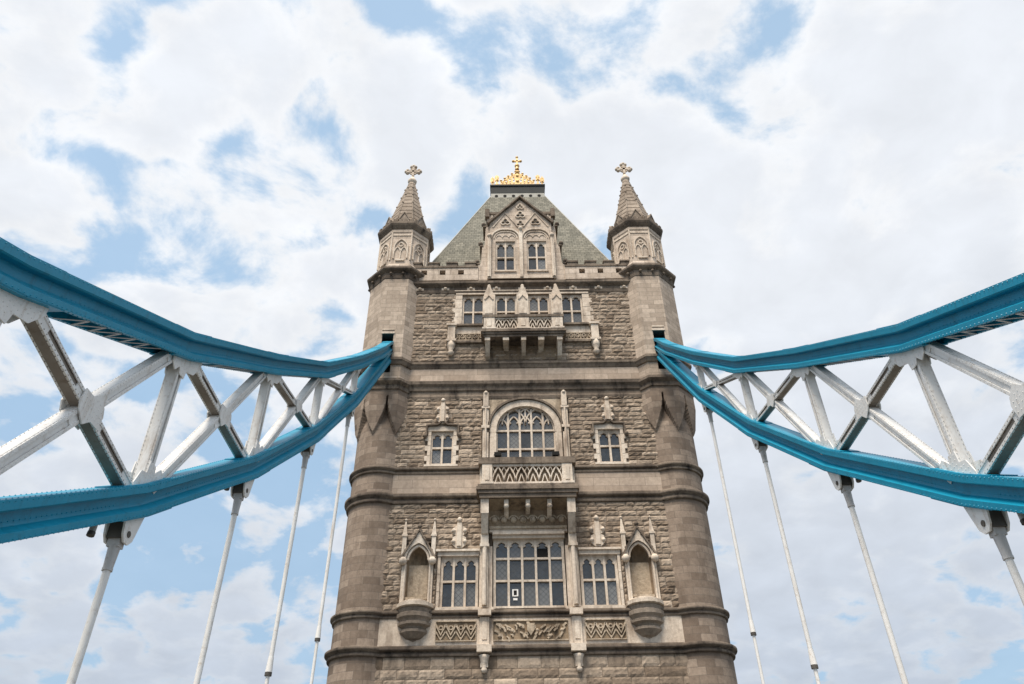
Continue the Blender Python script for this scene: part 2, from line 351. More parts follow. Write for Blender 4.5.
# ------------------------------------------------------------------ setting: river, deck
b = MB(); b.box(-6000, 6000, -6000, 6000, -9.3, -9.0); tag(b.build('river', M['water']), kind='structure')
b = MB(); b.box(-9.2, 9.2, -90, 41.0, -0.8, -0.02); b.box(-5.3, 5.3, -90, 41.0, -0.02, 0.0); tag(b.build('road', M['road']), kind='structure')
b = MB(); b.box(-9.2, -5.3, -90, 41.0, -0.016, 0.13); b.box(5.3, 9.2, -90, 41.0, -0.016, 0.13); tag(b.build('pavement', M['paving']), kind='structure')

# ------------------------------------------------------------------ bridge tower
D = 43.82; TX = 9.3; FY = 42.32; RS = 1.84
tower = tag(empty('bridge_tower', (0, 53, -9)), 'tall brown stone gothic bridge tower with pointed turrets, slate roof and gilded crest', 'tower')
TOFF = Vector((0, -53, 9))
def part(b, name, mat, parent=None, label=None, **k):
    o = b.build(name, mat, parent or tower, **k)
    if parent is None or parent is tower: o.location = TOFF
    if label: o['label'] = label
    return o

# ---- wall with real stone blocks and openings
holes = [  # x0,x1,z0,z1
    (-2.12, 2.12, 15.0, 19.2), (-5.15, -2.9, 15.0, 18.15), (2.9, 5.15, 15.0, 18.15),
    (-7.12, -5.72, 15.2, 18.9), (5.72, 7.12, 15.2, 18.9),
    (-1.95, 1.95, 23.95, 28.35), (-6.15, -4.6, 23.98, 26.45), (4.6, 6.15, 23.98, 26.45),
    (-4.42, -2.78, 35.1, 38.0), (2.78, 4.42, 35.1, 38.0), (-2.0, -0.42, 35.1, 38.0), (0.42, 2.0, 35.1, 38.0)]
def grid_wall(b, x0, x1, z0, z1, hs, y0, y1, **k):
    xs = sorted({x0, x1, *[v for h in hs for v in h[:2] if x0 < v < x1]}); zs = sorted({z0, z1, *[v for h in hs for v in h[2:] if z0 < v < z1]})
    for i in range(len(xs)-1):
        # merge runs vertically
        run = None
        for j in range(len(zs)-1):
            cx, cz = (xs[i]+xs[i+1])/2, (zs[j]+zs[j+1])/2
            solid = not any(h[0] < cx < h[1] and h[2] < cz < h[3] for h in hs)
            if solid: run = (run[0], zs[j+1]) if run else (zs[j], zs[j+1])
            if (not solid or j == len(zs)-2) and run:
                b.box(xs[i], xs[i+1], y0, y1, run[0], run[1], **k); run = None
b = MB()
grid_wall(b, -8.9, 8.9, 12.5, 39.5, holes, FY+0.02, FY+0.62)
part(b, 'backing_wall', M['rockflat'])
# base of the tower with the road archway
b = MB()
b.box(-8.9, -5.4, FY+0.02, FY+0.9, -9, 12.5); b.box(5.4, 8.9, FY+0.02, FY+0.9, -9, 12.5)
ap = parch(0, 5.4, 5.0, 4.6, 10)
b.face_poly([(-5.4, 12.5)]+ap[:11]+[(0, 12.5)], FY+0.02, FY+0.9)
b.face_poly([(0, 12.5)]+ap[10:]+[(5.4, 12.5)], FY+0.02, FY+0.9)
part(b, 'base_wall', M['rockflat'])
b = MB()   # sides and back of the tower body
for sx in (-1, 1):
    b.box(sx*8.3-0.4*(sx > 0), sx*8.3+0.4*(sx < 0), FY+1.5, 63, -9, 39.5)
b.box(-8.9, 8.9, 62.6, 63.2, 12.5, 39.5)
part(b, 'side_wall', M['rockflat'])

def rock_zone(b, x0, x1, z0, z1, hs, hmin=0.27, hmax=0.40, lmin=0.45, lmax=1.25, prot=0.075):
    z = z0; rnd = random.Random(int(z0*100))
    while z < z1-0.05:
        h = rnd.uniform(hmin, hmax)
        if z+h > z1-0.2: h = z1-z
        x = x0
        L = rnd.uniform(0.1, 0.6)
        while x < x1-0.02:
            w = rnd.uniform(lmin, lmax) if x > x0 else L+0.2
            xe = min(x+w, x1)
            # cut by openings
            segs = [(x, xe)]
            for hh in hs:
                if hh[2] < z+h-0.06 and hh[3] > z+0.06:
                    ns = []
                    for (a, c) in segs:
                        if hh[1] <= a or hh[0] >= c: ns.append((a, c)); continue
                        if hh[0] > a: ns.append((a, hh[0]))
                        if hh[1] < c: ns.append((hh[1], c))
                    segs = ns
            for (a, c) in segs:
                if c-a < 0.06: continue
                g = 0.008; X0, X1, Z0, Z1 = a+g, c-g, z+g, z+h-g
                nx = max(3, int((c-a)/0.16)+1); nz = 4; p = rnd.uniform(0.3, 1.0)*prot; tl = rnd.uniform(-0.3, 0.3)
                vs = []
                for i in range(nx+1):
                    for j in range(nz+1):
                        u, v = i/nx, j/nz; e = i in (0, nx) or j in (0, nz)
                        d = rnd.uniform(0, 0.025) if e else 0.025+p*(0.35+0.75*rnd.random())*(1+tl*(2*v-1))
                        vs.append((X0+(X1-X0)*u+(0 if e else rnd.uniform(-.02, .02)), FY-d, Z0+(Z1-Z0)*v+(0 if e else rnd.uniform(-.015, .015))))
                fs = [(i*(nz+1)+j, (i+1)*(nz+1)+j, (i+1)*(nz+1)+j+1, i*(nz+1)+j+1) for i in range(nx) for j in range(nz)]
                b.add(vs, fs, tint=min(1, max(0, rnd.gauss(0.48, 0.26))))
            x = xe
        z += h
# rim surfaces reach back to the backing plane through the joints (2 cm deep mortar joints)
XW = 8.55
b = MB()
surr = [(-2.55, 2.55, 14.9, 19.75), (-5.32, 5.32, 14.9, 18.4), (-7.35, -5.5, 14.9, 18.9), (5.5, 7.35, 14.9, 18.9),
        (-2.85, 2.85, 23.8, 29.0), (-6.45, -4.3, 23.8, 26.75), (4.3, 6.45, 23.8, 26.75), (-4.9, 4.9, 34.6, 38.34)]
rock_zone(b, -XW, XW, 9.0, 12.5, [], 0.42, 0.52, 0.8, 1.5, 0.05)
rock_zone(b, -XW, XW, 14.96, 21.35, surr)
rock_zone(b, -XW, XW, 23.84, 29.0, surr)
rock_zone(b, -XW, XW, 31.99, 38.34, surr)
part(b, 'rock_faced_wall', M['rock'])
b = MB()
b.box(-XW, XW, FY-0.05, FY+0.02, 22.06, 23.33); b.box(-XW, XW, FY-0.06, FY+0.02, 30.25, 31.35)
part(b, 'smooth_course', M['smooth'])
b = MB()
b.box(-XW, XW, FY-0.06, FY+0.02, 13.07, 14.5)
part(b, 'panel_course', M['trim'])

# ---- string courses and cornices along the wall (profile in y,z)
def course(prof, x0=-XW, x1=XW, mat='band', name='string_course', label=None):
    b = MB(); b.profx([(FY-d, z) for d, z in prof], x0, x1); return part(b, name, M[mat], label=label)
def torus(z0, z1, d):
    h = z1-z0; d = d*.85
    return [(-0.02, z0), (d*0.42, z0), (d*0.50, z0+h*0.10), (d*0.50, z0+h*0.26), (d*0.24, z0+h*0.32), (d*0.24, z0+h*0.42), (d*0.92, z0+h*0.52), (d, z0+h*0.60), (d, z0+h*0.80), (d*0.8, z0+h*0.88), (-0.02, z1)]
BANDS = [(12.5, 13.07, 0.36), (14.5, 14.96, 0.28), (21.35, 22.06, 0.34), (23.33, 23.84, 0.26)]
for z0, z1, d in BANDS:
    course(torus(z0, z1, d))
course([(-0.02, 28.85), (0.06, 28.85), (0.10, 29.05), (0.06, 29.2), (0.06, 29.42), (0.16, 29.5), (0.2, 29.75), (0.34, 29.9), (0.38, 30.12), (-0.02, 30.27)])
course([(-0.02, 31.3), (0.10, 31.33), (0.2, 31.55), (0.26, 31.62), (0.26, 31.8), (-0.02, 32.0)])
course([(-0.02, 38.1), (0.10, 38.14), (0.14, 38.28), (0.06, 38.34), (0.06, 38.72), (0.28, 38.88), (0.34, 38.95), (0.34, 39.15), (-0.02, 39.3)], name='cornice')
b = MB()
for i in range(9):
    x = -7.6+1.9*i
    b.cut(); b.ball((x, FY-0.14, 38.55), 0.14, 8, 0.8); b.box(x-0.28, x+0.28, FY-0.10, FY-0.06, 38.45, 38.66)
part(b, 'cornice_boss', M['trim'])

# ---- turrets
def turret(cx, cy, front=True):
    T = empty('turret', (cx, cy, -9)); T.parent = tower; T.location = Vector((cx, cy, -9))+TOFF
    off = -Vector((cx, cy, -9))
    def tp(b, name, mat):
        o = b.build(name, M[mat], T); o.location = off; return o
    # round shaft
    b = MB(); b.lathe([(RS, -9), (RS, 26.15)], cx, cy, n=64); tp(b, 'round_shaft', 'ashlar')
    # mouldings round the shaft
    for z0, z1, d in BANDS:
        b = MB(); b.lathe([(RS+q, z) for q, z in torus(z0, z1, d)], cx, cy, n=64); tp(b, 'moulding_ring', 'band')
    # broached corners: the octagon tapers down into the shaft between pointed recesses
    A8 = 2.14; ZH, ZL = 28.75, 26.1
    NA, NZ = 8*24, 40; zt = 29.6
    vs = []; fs = []; uv = []
    for i in range(NA):
        a = math.pi/8+2*math.pi*i/NA
        loc = ((i+(3 if cx > 0 else -3)) % 24)/24; u = abs(2*loc-1)                      # 1 at the corner, 0 at the face centre
        ro = A8/math.cos(((i % 24)/24-0.5)*math.pi/4)
        zb = ZL+(ZH-ZL)*(max(0, 1-u)**0.62) if u > 0.10 else ZH+0.0
        zb = min(zb, ZH) - (0.0 if u > 0.1 else 0)
        zb = ZH-(ZH-ZL)*(u**0.55)
        for j in range(NZ+1):
            z = ZL-0.1+(zt-ZL+0.1)*j/NZ
            if z < zb: r = RS-0.01-0.55*max(0, (z-26.6)/2.15)*(1-u)
            else:
                g = min(1, (z-zb)/0.10)
                lim = RS+(ro-RS)*min(1, 0.30+(z-ZL)/(ZH-ZL)*0.9)
                r = RS-0.02+(lim-RS+0.02)*g
            vs.append((cx+r*math.cos(a), cy+r*math.sin(a), z))
    for i in range(NA):
        j2 = (i+1) % NA
        for j in range(NZ):
            fs.append((i*(NZ+1)+j, j2*(NZ+1)+j, j2*(NZ+1)+j+1, i*(NZ+1)+j+1))
            s0 = 2.2*2*math.pi*i/NA; s1 = 2.2*2*math.pi*(i+1)/NA; za, zc = vs[j][2], vs[j+1][2]
            uv.append(((s0, za), (s1, za), (s1, zc), (s0, zc)))
    b = MB(); b.add(vs, fs, uvs=uv); tp(b, 'broached_transition', 'ashlar')
    # octagonal shaft, with the slot where the chain enters the front face
    cc = 9.5*(1 if cx > 0 else -1)-cx
    b = MB()
    sk = (5,) if front else ()
    b.octa([(A8, 29.4), (A8, 39.9)], cx, cy, skip=sk)
    if front:
        hw = A8*math.tan(math.pi/8); yf = cy-A8; s0, s1 = cc-0.40, cc+0.40; zl, zh = 30.7, 34.0
        q = [(-hw, s0), (s1, hw)]
        for a, c in q: b.add([(cx+a, yf, 29.4), (cx+c, yf, 29.4), (cx+c, yf, 39.9), (cx+a, yf, 39.9)], [(0, 1, 2, 3)])
        b.add([(cx+s0, yf, 29.4), (cx+s1, yf, 29.4), (cx+s1, yf, zl), (cx+s0, yf, zl)], [(0, 1, 2, 3)])
        b.add([(cx+s0, yf, zh), (cx+s1, yf, zh), (cx+s1, yf, 39.9), (cx+s0, yf, 39.9)], [(0, 1, 2, 3)])
    tp(b, 'octagonal_shaft', 'upper')
    if front:
        b = MB(); X0, X1 = cx+s0, cx+s1; Y1 = yf+2.0
        b.add([(X0, yf, zl), (X1, yf, zl), (X1, yf, zh), (X0, yf, zh), (X0, Y1, zl), (X1, Y1, zl), (X1, Y1, zh), (X0, Y1, zh)],
              [(0, 1, 5, 4), (1, 2, 6, 5), (2, 3, 7, 6), (3, 0, 4, 7), (4, 5, 6, 7)])
        tp(b, 'chain_slot', 'steel')
        b = MB(); b.box(X0-0.06, X1+0.06, yf-0.06, yf+0.0, zh+0.0, zh+0.16); b.box(X0-0.03, X1+0.03, yf-0.05, yf, zh+0.32, zh+0.42); tp(b, 'slot_lintel', 'trim')
    # octagonal bands at chain level
    for prof, slotcut in (([(0, 29.3), (0.09, 29.34), (0.11, 29.5), (0.06, 29.55), (0.06, 29.65), (0.22, 29.78), (0.30, 29.86), (0.30, 30.05), (0, 30.25)], False),
                          ([(0, 31.3), (0.10, 31.33), (0.2, 31.55), (0.26, 31.62), (0.26, 31.8), (0, 32.0)], True)):
        b = MB(); cut = slotcut and front
        b.octa([(A8+d, z) for d, z in prof], cx, cy, skip=sk if cut else ())
        if cut:
            for a, c in ((-hw-0.1, s0), (s1, hw+0.1)): b.profx([(yf-d, z) for d, z in prof], cx+a, cx+c)
        tp(b, 'octagonal_band', 'band')
    # upper cornice with bosses
    b = MB(); b.octa([(A8-0.02, 39.1), (A8+0.04, 39.2), (A8+0.06, 39.35), (A8+0.06, 39.7), (A8+0.28, 39.86), (A8+0.34, 39.96), (A8+0.34, 40.12), (A8+0.2, 40.2), (1.95, 40.3)], cx, cy)
    tp(b, 'turret_cornice', 'band')
    b = MB()
    for k in range(8):
        for t in (-0.45, 0.45):
            a = k*math.pi/4; r = A8+0.2
            b.cut(); b.ball((cx+r*math.cos(a)-t*math.sin(a), cy+r*math.sin(a)+t*math.cos(a), 39.52), 0.12, 6)
    tp(b, 'cornice_boss', 'band')
    # belfry stage with blind tracery
    A2 = 1.86
    b = MB(); b.octa([(1.98, 40.2), (1.98, 40.75), (A2, 40.95), (A2, 44.2), (A2+0.06, 44.3), (A2+0.06, 44.6)], cx, cy)
    tp(b, 'belfry_stage', 'pale')
    b = MB()
    for k in range(8):
        a = k*math.pi/4; hw2 = A2*math.tan(math.pi/8)
        loc = MB()
        loc.stroke(parch(0, 0.52, 43.9, 0.75), 0.10, -0.09, 0.0)
        loc.stroke([(-0.52, 42.9), (-0.52, 43.9)], 0.10, -0.09, 0.0); loc.stroke([(0.52, 42.9), (0.52, 43.9)], 0.10, -0.09, 0.0)
        for sx2 in (-1, 1): loc.stroke(parch(sx2*0.25, 0.21, 43.55, 0.35), 0.07, -0.08, 0.0)
        loc.stroke([(0, 43.6), (0, 42.9)], 0.08, -0.08, 0); loc.stroke(arc(0, 44.15, 0.17, 0, 360, 8), 0.07, -0.08, 0)
        loc.box(-0.35, 0.35, -0.10, 0.0, 42.68, 42.82)
        loc.box(-0.7, 0.7, -0.05, 0.0, 45.0, 45.15)
        vs = [(cx+(A2-y)*math.cos(a)-x*math.sin(a), cy+(A2-y)*math.sin(a)+x*math.cos(a), (z-42.7)*1.16+41.25) for x, y, z in loc.v]
        b.add(vs, loc.f)
        e = a+math.pi/8; rc = A2/math.cos(math.pi/8)
        b.tube((cx+rc*math.cos(e), cy+rc*math.sin(e), 41.3), (cx+rc*math.cos(e), cy+rc*math.sin(e), 44.3), 0.07, n=6)
    tp(b, 'blind_tracery', 'trim')
    b = MB(); b.octa([(A2, 44.5), (A2+0.10, 44.62), (A2+0.26, 44.9), (A2+0.32, 45.05), (A2+0.32, 45.25), (1.7, 45.5)], cx, cy); tp(b, 'belfry_cornice', 'band')
    b = MB()
    for k in range(8):
        a = k*math.pi/4; r = A2+0.22; hw2 = r*math.tan(math.pi/8)
        for t in (-0.75, -0.25, 0.25, 0.75):
            b.cut(); p = Vector((cx+r*math.cos(a)-t*hw2*math.sin(a), cy+r*math.sin(a)+t*hw2*math.cos(a), 45.2))
            b.beam(p, p+Vector((0, 0, 0.3)), 0.26, 0.16, side=Vector((-math.sin(a), math.cos(a), 0)))
    tp(b, 'merlon', 'band')
    b = MB()
    for k in range(8):
        a = k*math.pi/4; loc = MB(); loc.face_poly([(-.42, 45.3), (.42, 45.3), (.42, 45.75), (0, 46.5), (-.42, 45.75)], -.28, .3); loc.stroke([(-.46, 45.75), (0, 46.6), (.46, 45.75)], .1, -.34, .2)
        b.cut(); b.add([(cx+(1.58-y)*math.cos(a)-x*math.sin(a), cy+(1.58-y)*math.sin(a)+x*math.cos(a), z) for x, y, z in loc.v], loc.f)
    tp(b, 'gablet', 'spire')
    # spire in stone courses with corner ribs
    b = MB(); prof = []; n = 13; z0, z1, r0, r1 = 45.4, 52.35, 1.62, 0.17
    for i in range(n):
        za = z0+(z1-z0)*i/n; zb_ = z0+(z1-z0)*(i+1)/n; ra = r0+(r1-r0)*i/n; rb = r0+(r1-r0)*(i+1)/n
        prof += [(ra+0.06, za), (rb+0.07, zb_-0.08), (rb-0.04, zb_-0.05)]
    b.octa(prof, cx, cy); tp(b, 'spire', 'spire')
    b = MB()
    for k in range(8):
        e = k*math.pi/4+math.pi/8; c = 1/math.cos(math.pi/8)
        b.tube((cx+(r0+.05)*c*math.cos(e), cy+(r0+.05)*c*math.sin(e), z0), (cx+r1*c*math.cos(e), cy+r1*c*math.sin(e), z1), 0.07, 0.05, n=6)
        for q in (.12, .3, .48, .66, .82):
            rr_ = (r0+(r1-r0)*q+.06)*c; b.ball((cx+rr_*math.cos(e), cy+rr_*math.sin(e), z0+(z1-z0)*q), .09, 6)
    tp(b, 'spire_ribs', 'spire')
    b = MB()
    b.lathe([(0.16, 52.0), (0.36, 52.25), (0.40, 52.45), (0.24, 52.6), (0.18, 52.9), (0.0, 52.95)], cx, cy, n=12)
    zc = 53.72
    for dx, dz in ((1, 0), (-1, 0), (0, 1), (0, -1)):
        b.beam((cx, cy, zc), (cx+dx*0.55, cy, zc+dz*0.6), 0.2, 0.2, side=Vector((0, 1, 0)))
        for ex, ez in ((0.62, 0), (0.5, 0.16), (0.5, -0.16)):
            if dz == -1: continue
            qx, qz = (dx*ex, ez) if dx else (ez, (ex+0.1)*dz)
            b.ball((cx+qx, cy, zc+qz), 0.17, 8)
    b.stroke(arc(cx, zc, 0.34, 0, 360, 14), 0.09, cy-0.07, cy+0.07)
    tp(b, 'finial_cross', 'trim')
    return T
turret(-TX, D); turret(TX, D); turret(-TX, D+18.6, False); turret(TX, D+18.6, False)

# ---- windows
prnd = random.Random(3)
def pane(g, a, c, z0, z1, y, tmax=.012):
    ax, az = prnd.uniform(-1, 1)*tmax*(c-a), prnd.uniform(-1, 1)*tmax*(z1-z0)
    g.add([(a, y-ax-az, z0), (c, y+ax-az, z0), (c, y+ax+az, z1), (a, y-ax+az, z1)], [(0, 1, 2, 3)], tint=max(0, min(1, prnd.gauss(.3, .45))))
def window(name, x0, x1, z0, z1, lights, transoms, Y=FY, mull=0.13, head=0.5, recess=0.22, upper=None, label=None, jamb=0.1):
    b = MB(); yf = Y+recess-0.12; yb = Y+recess+0.06
    b.box(x0-0.05, x0+jamb, yf, yb, z0-0.05, z1+0.05); b.box(x1-jamb, x1+0.05, yf, yb, z0-0.05, z1+0.05)
    b.box(x0+jamb, x1-jamb, yf, yb, z1-0.06, z1+0.05); b.box(x0+jamb, x1-jamb, yf-0.05, yb, z0-0.05, z0+0.07)
    ia, ib = x0+jamb, x1-jamb; w = (ib-ia-(lights-1)*mull)/lights
    tops = [z1-0.06]+list(transoms)
    for i in range(lights):
        a = ia+i*(w+mull); c = a+w
        if i < lights-1: b.box(c, c+mull, yf-0.03, yb, z0+0.07, z1-0.06)
        for k, zt in enumerate(tops):
            if k: b.box(a, c, yf, yb, zt, zt+0.12)
            hh = head if k == 0 else (head*0.55 if upper else 0)
            if hh:
                ac = parch((a+c)/2, w/2, zt-hh, hh*0.86, 6); mid = len(ac)//2
                b.face_poly([(a, zt)]+ac[:mid+1]+[((a+c)/2, zt)], yf+0.02, yb)
                b.face_poly([((a+c)/2, zt)]+ac[mid:]+[(c, zt)], yf+0.02, yb)
                # cusps
                for sx in (-1, 1):
                    mx_ = (a+c)/2+sx*w*0.36; b.face_poly([(mx_+sx*w*.13, zt-hh*0.78), (mx_-sx*w*0.12, zt-hh*0.62), (mx_+sx*w*.10, zt-hh*0.35)], yf+0.03, yb-.02)
    fr = part(b, name, M['trim'], label=label)
    g = MB(); yg = Y+recess+0.02; rows = [z1]+[q+.06 for q in transoms]+[z0]
    for i in range(lights):
        a = ia+i*(w+mull)-mull/2-.05; c = a+w+mull
        for k in range(len(rows)-1): pane(g, a, c, rows[k+1], rows[k], yg)
    g.build('glass', M['glass'], fr)
    return fr
def quoins(b, x, sgn, z0, z1, y=FY-0.06, wid=0.22, ext=0.16, h=0.32):
    z = z0; i = 0
    while z < z1-0.01:
        zz = min(z+h, z1); e = ext if i % 2 else 0
        xa, xb = sorted((x, x+sgn*(wid+e))); b.box(xa, xb, y+(0.012 if i % 2 else 0), FY+0.4, z+0.006, zz-0.006, tint=random.random()); z = zz; i += 1

# level 2 : great five-light window flanked by three-light windows
w0 = window('window', -2.02, 2.02, 15.1, 19.05, 5, (17.85, 16.55), head=0.5, label='wide five-light window with stone transoms under the lower balcony')
window('window', -5.05, -2.98, 15.1, 18.0, 3, (16.55,), head=0.55, label='three-light window to the left of the great window')
window('window', 2.98, 5.05, 15.1, 18.0, 3, (16.55,), head=0.55, label='three-light window to the right of the great window')
g = MB(); g.box(0.50, 1.13, FY+0.225, FY+0.235, 18.0, 18.55); g.build('open_casement', M['dark'], w0)
b = MB()
for sx in (-1, 1):
    X = lambda a: sx*a
    quoins(b, sx*5.12, sx, 15.0, 18.2, wid=0.16, ext=0.0, h=0.5)
    a, c = sorted((sx*2.12, sx*2.86)); b.box(a, c, FY-0.08, FY+0.4, 15.0, 18.6)
    b.box(*sorted((sx*2.9, sx*5.3)), FY-0.10, FY+0.4, 18.05, 18.3)
    b.box(*sorted((sx*2.86, sx*5.4)), FY-0.22, FY+0.3, 18.3, 18.42)
    b.box(*sorted((sx*2.0, sx*5.3)), FY-0.16, FY+0.3, 14.93, 15.08)
b.box(-2.12, 2.12, FY-0.14, FY+0.35, 19.07, 19.25); b.box(-2.12, 2.12, FY-0.3, FY+0.35, 19.25, 19.42); b.box(-2.3, 2.3, FY-0.2, FY+0.3, 19.42, 19.6)
part(b, 'window_surrounds', M['trim'])
# niches
def niche(cx):
    N = empty('niche', (cx, FY, 13)); N.parent = tower; N.location = Vector((cx, FY, 13))+TOFF
    off = -Vector((cx, FY, 13))
    def npz(b, name, mat): o = b.build(name, M[mat], N); o.location = off; return o
    b = MB(); r = 0.68; zs = 18.0
    b.lathe([(r, 15.2), (r, zs)], cx, FY+0.05, n=20, a0=0, a1=math.pi)
    b.lathe([(r*math.cos(R(a)), zs+0.85*math.sin(R(a))) for a in range(0, 91, 10)], cx, FY+0.05, n=20, a0=0, a1=math.pi)
    npz(b, 'niche_back', 'stain')
    b = MB(); b.lathe([(0.0, 15.75), (.60, 15.75), (.66, 15.68), (.66, 15.60), (.0, 15.58)], cx, FY+.02, n=14, a0=0, a1=math.pi); b.box(cx-.62, cx+.62, FY-.04, FY+.05, 15.58, 15.72)
    b.box(cx-.56, cx+.56, FY+.42, FY+.50, 15.7, 17.7); npz(b, 'niche_panel', 'carve')
    b = MB()
    for s in (-1, 1):
        b.box(*sorted((cx+s*0.66, cx+s*0.90)), FY-0.14, FY+0.35, 15.2, zs-0.35)
        b.tube((cx+s*0.72, FY-0.16, 15.2), (cx+s*0.72, FY-0.16, zs-0.4), 0.07, n=8)
        b.ball((cx+s*0.84, FY-0.26, zs-0.28), 0.24, 8)
        b.box(*sorted((cx+s*0.62, cx+s*0.96)), FY-0.2, FY+0.3, 16.85, 16.95) if False else None
    A = parch(cx, 0.70, zs-0.15, 0.98, 8)
    mid = len(A)//2; G = 19.55
    b.face_poly([(cx-0.98, zs-0.15)]+A[:mid+1]+[(cx, G), ], FY-0.20, FY+0.3)
    b.face_poly([(cx, G)]+A[mid:]+[(cx+0.98, zs-0.15)], FY-0.20, FY+0.3)
    b.stroke(parch(cx, 0.60, zs-0.15, 0.86, 8), 0.12, FY-0.10, FY+0.1)
    npz(b, 'niche_canopy', 'trim')
    b = MB(); b.stroke([(cx-1.0, zs-0.1), (cx, G+0.08), (cx+1.0, zs-0.1)], 0.11, FY-0.30, FY+0.1)
    for s in (-1, 1):
        for t in (0.25, 0.5, 0.75): b.ball((cx+s*(1.0-t), FY-0.2, zs-0.02+t*1.62), 0.10, 6)
    b.ball((cx, FY-0.2, 19.85), 0.14, 6); b.box(cx-0.05, cx+0.05, FY-0.25, FY-0.15, 19.5, 20.05)
    npz(b, 'gable_coping', 'band')
    b = MB()
    for s in (-1, 1):
        x = cx+s*0.86; b.cut()
        b.box(x-0.12, x+0.12, FY-0.22, FY+0.05, 18.1, 19.3); b.lathe([(0.20, 19.3), (0.02, 20.35)], x, FY-0.08, n=4, a0=math.pi/4, a1=math.pi/4+2*math.pi, smooth=False)
        b.ball((x, FY-0.08, 20.3), 0.09, 6); b.box(x-0.17, x+0.17, FY-0.26, FY+0.05, 19.22, 19.34)
    npz(b, 'pinnacle', 'trim')
    b = MB()
    b.lathe([(0.82, 15.0), (1.08, 15.05), (1.08, 15.25), (0.80, 15.3), (0.80, 15.42), (0.62, 15.46), (0.0, 15.46)], cx, FY+0.15, n=8, a0=-math.pi, a1=0, smooth=False)
    npz(b, 'niche_plinth', 'trim')
    b = MB()
    b.lathe([(0.0, 13.2), (0.26, 13.22), (0.36, 13.36), (0.52, 13.42), (0.72, 13.62), (0.82, 13.72), (0.82, 13.86), (0.72, 13.9), (0.78, 14.0), (0.96, 14.1), (0.98, 14.24), (0.88, 14.28), (0.92, 14.38), (1.04, 14.5), (1.06, 14.7), (0.96, 14.76), (1.0, 14.98), (0.8, 15.02)], cx, FY+0.24, n=8, a0=-math.pi, a1=0, smooth=False)
    npz(b, 'corbel', 'spire')
niche(-6.42); niche(6.42)
# carved panels under the windows
b = MB()
def diaper(b, x0, x1, z0, z1, n, y, w=0.07, d=0.07):
    W_ = (x1-x0)/n; H = z1-z0
    for i in range(n):
        a = x0+i*W_; c = a+W_; mx_ = (a+c)/2
        b.stroke(arc(mx_, z0, W_*0.62, 20, 160, 8), w, y-d, y); b.stroke([(a, z1), (mx_, z0+H*0.35), (c, z1)], w, y-d, y)
        b.ball((mx_, y-0.02, z0+H*0.72), H*0.14, 6); b.ball((mx_, y-.02, z0+H*0.2), H*0.13, 6); b.ball((a+W_*.08, y-.02, z0+H*0.45), H*0.12, 6)
    b.stroke([(x0, z0), (x1, z0), (x1, z1), (x0, z1)], w*0.9, y-d-0.01, y, closed=True)
rnd = random.Random(5)
for x0, x1, n in ((-5.2, -3.0, 4), (3.0, 5.2, 4), (-2.05, 2.05, 6)):
    b.cut(); w_ = (x1-x0)/n; y = FY-.06
    b.stroke([(x0, 13.28), (x1, 13.28), (x1, 14.32), (x0, 14.32)], .06, y-.09, y, closed=True)
    for k in range(n):
        a, m_, c = x0+k*w_, x0+(k+.5)*w_, x0+(k+1)*w_
        if n == 4:
            b.stroke([(a, 14.15), (m_, 13.6), (c, 14.15)], .10, y-.10, y); b.stroke([(a, 13.8), (m_, 13.35), (c, 13.8)], .07, y-.08, y)
            b.stroke(arc(m_, 13.98, w_*.2, 0, 360, 6), .06, y-.08, y); b.ball((m_, y, 13.42), .07, 6)
        else:
            sg = 1 if m_ < 0 else -1
            for t in range(7):
                p = (m_+rnd.uniform(-.3, .3), rnd.uniform(13.45, 14.2)); q = (p[0]+sg*rnd.uniform(.1, .3), p[1]-rnd.uniform(.1, .3))
                b.stroke([p, ((p[0]+q[0])/2+.05, (p[1]+q[1])/2+.06), q], rnd.uniform(.06, .12), y-rnd.uniform(.06, .12), y)
            b.ball((m_, y, 13.5+.3*(k % 2)), .12, 6)
    if n == 6: b.face_poly([(-.2, 14.15), (.2, 14.15), (.2, 13.8), (0, 13.5), (-.2, 13.8)], y-.16, y)
part(b, 'carved_panel', M['carve'])
b = MB()
for x0, x1 in ((-5.22, -2.98), (2.98, 5.22), (-2.07, 2.07)): b.cut(); b.box(x0, x1, FY-0.064, FY-0.05, 13.26, 14.34)
part(b, 'panel_ground', M['stain'])
b = MB()
for sx in (-1, 1):
    b.cut(); x = sx*2.53; b.box(x-0.26, x+0.26, FY-0.24, FY+0.0, 13.07, 14.5); b.box(x-0.13, x+0.13, FY-0.28, FY-0.22, 13.3, 14.25); b.box(x-0.4, x+0.4, FY-0.5, FY, 12.62, 13.0)
    b.box(x-0.36, x+0.36, FY-0.44, FY, 14.56, 14.9)
part(b, 'panel_pier', M['trim'])
b = MB()
for sx in (-1, 1):
    b.cut(); x = sx*2.53; b.lathe([(0, 11.6), (0.13, 11.65), (0.17, 11.8), (0.1, 11.9), (0.2, 12.1), (0.24, 12.35), (0.3, 12.5), (0.1, 12.52)], x, FY-0.16, n=8); b.box(x-0.2, x+0.2, FY-0.2, FY, 11.9, 12.5)
part(b, 'pendant_boss', M['trim'])
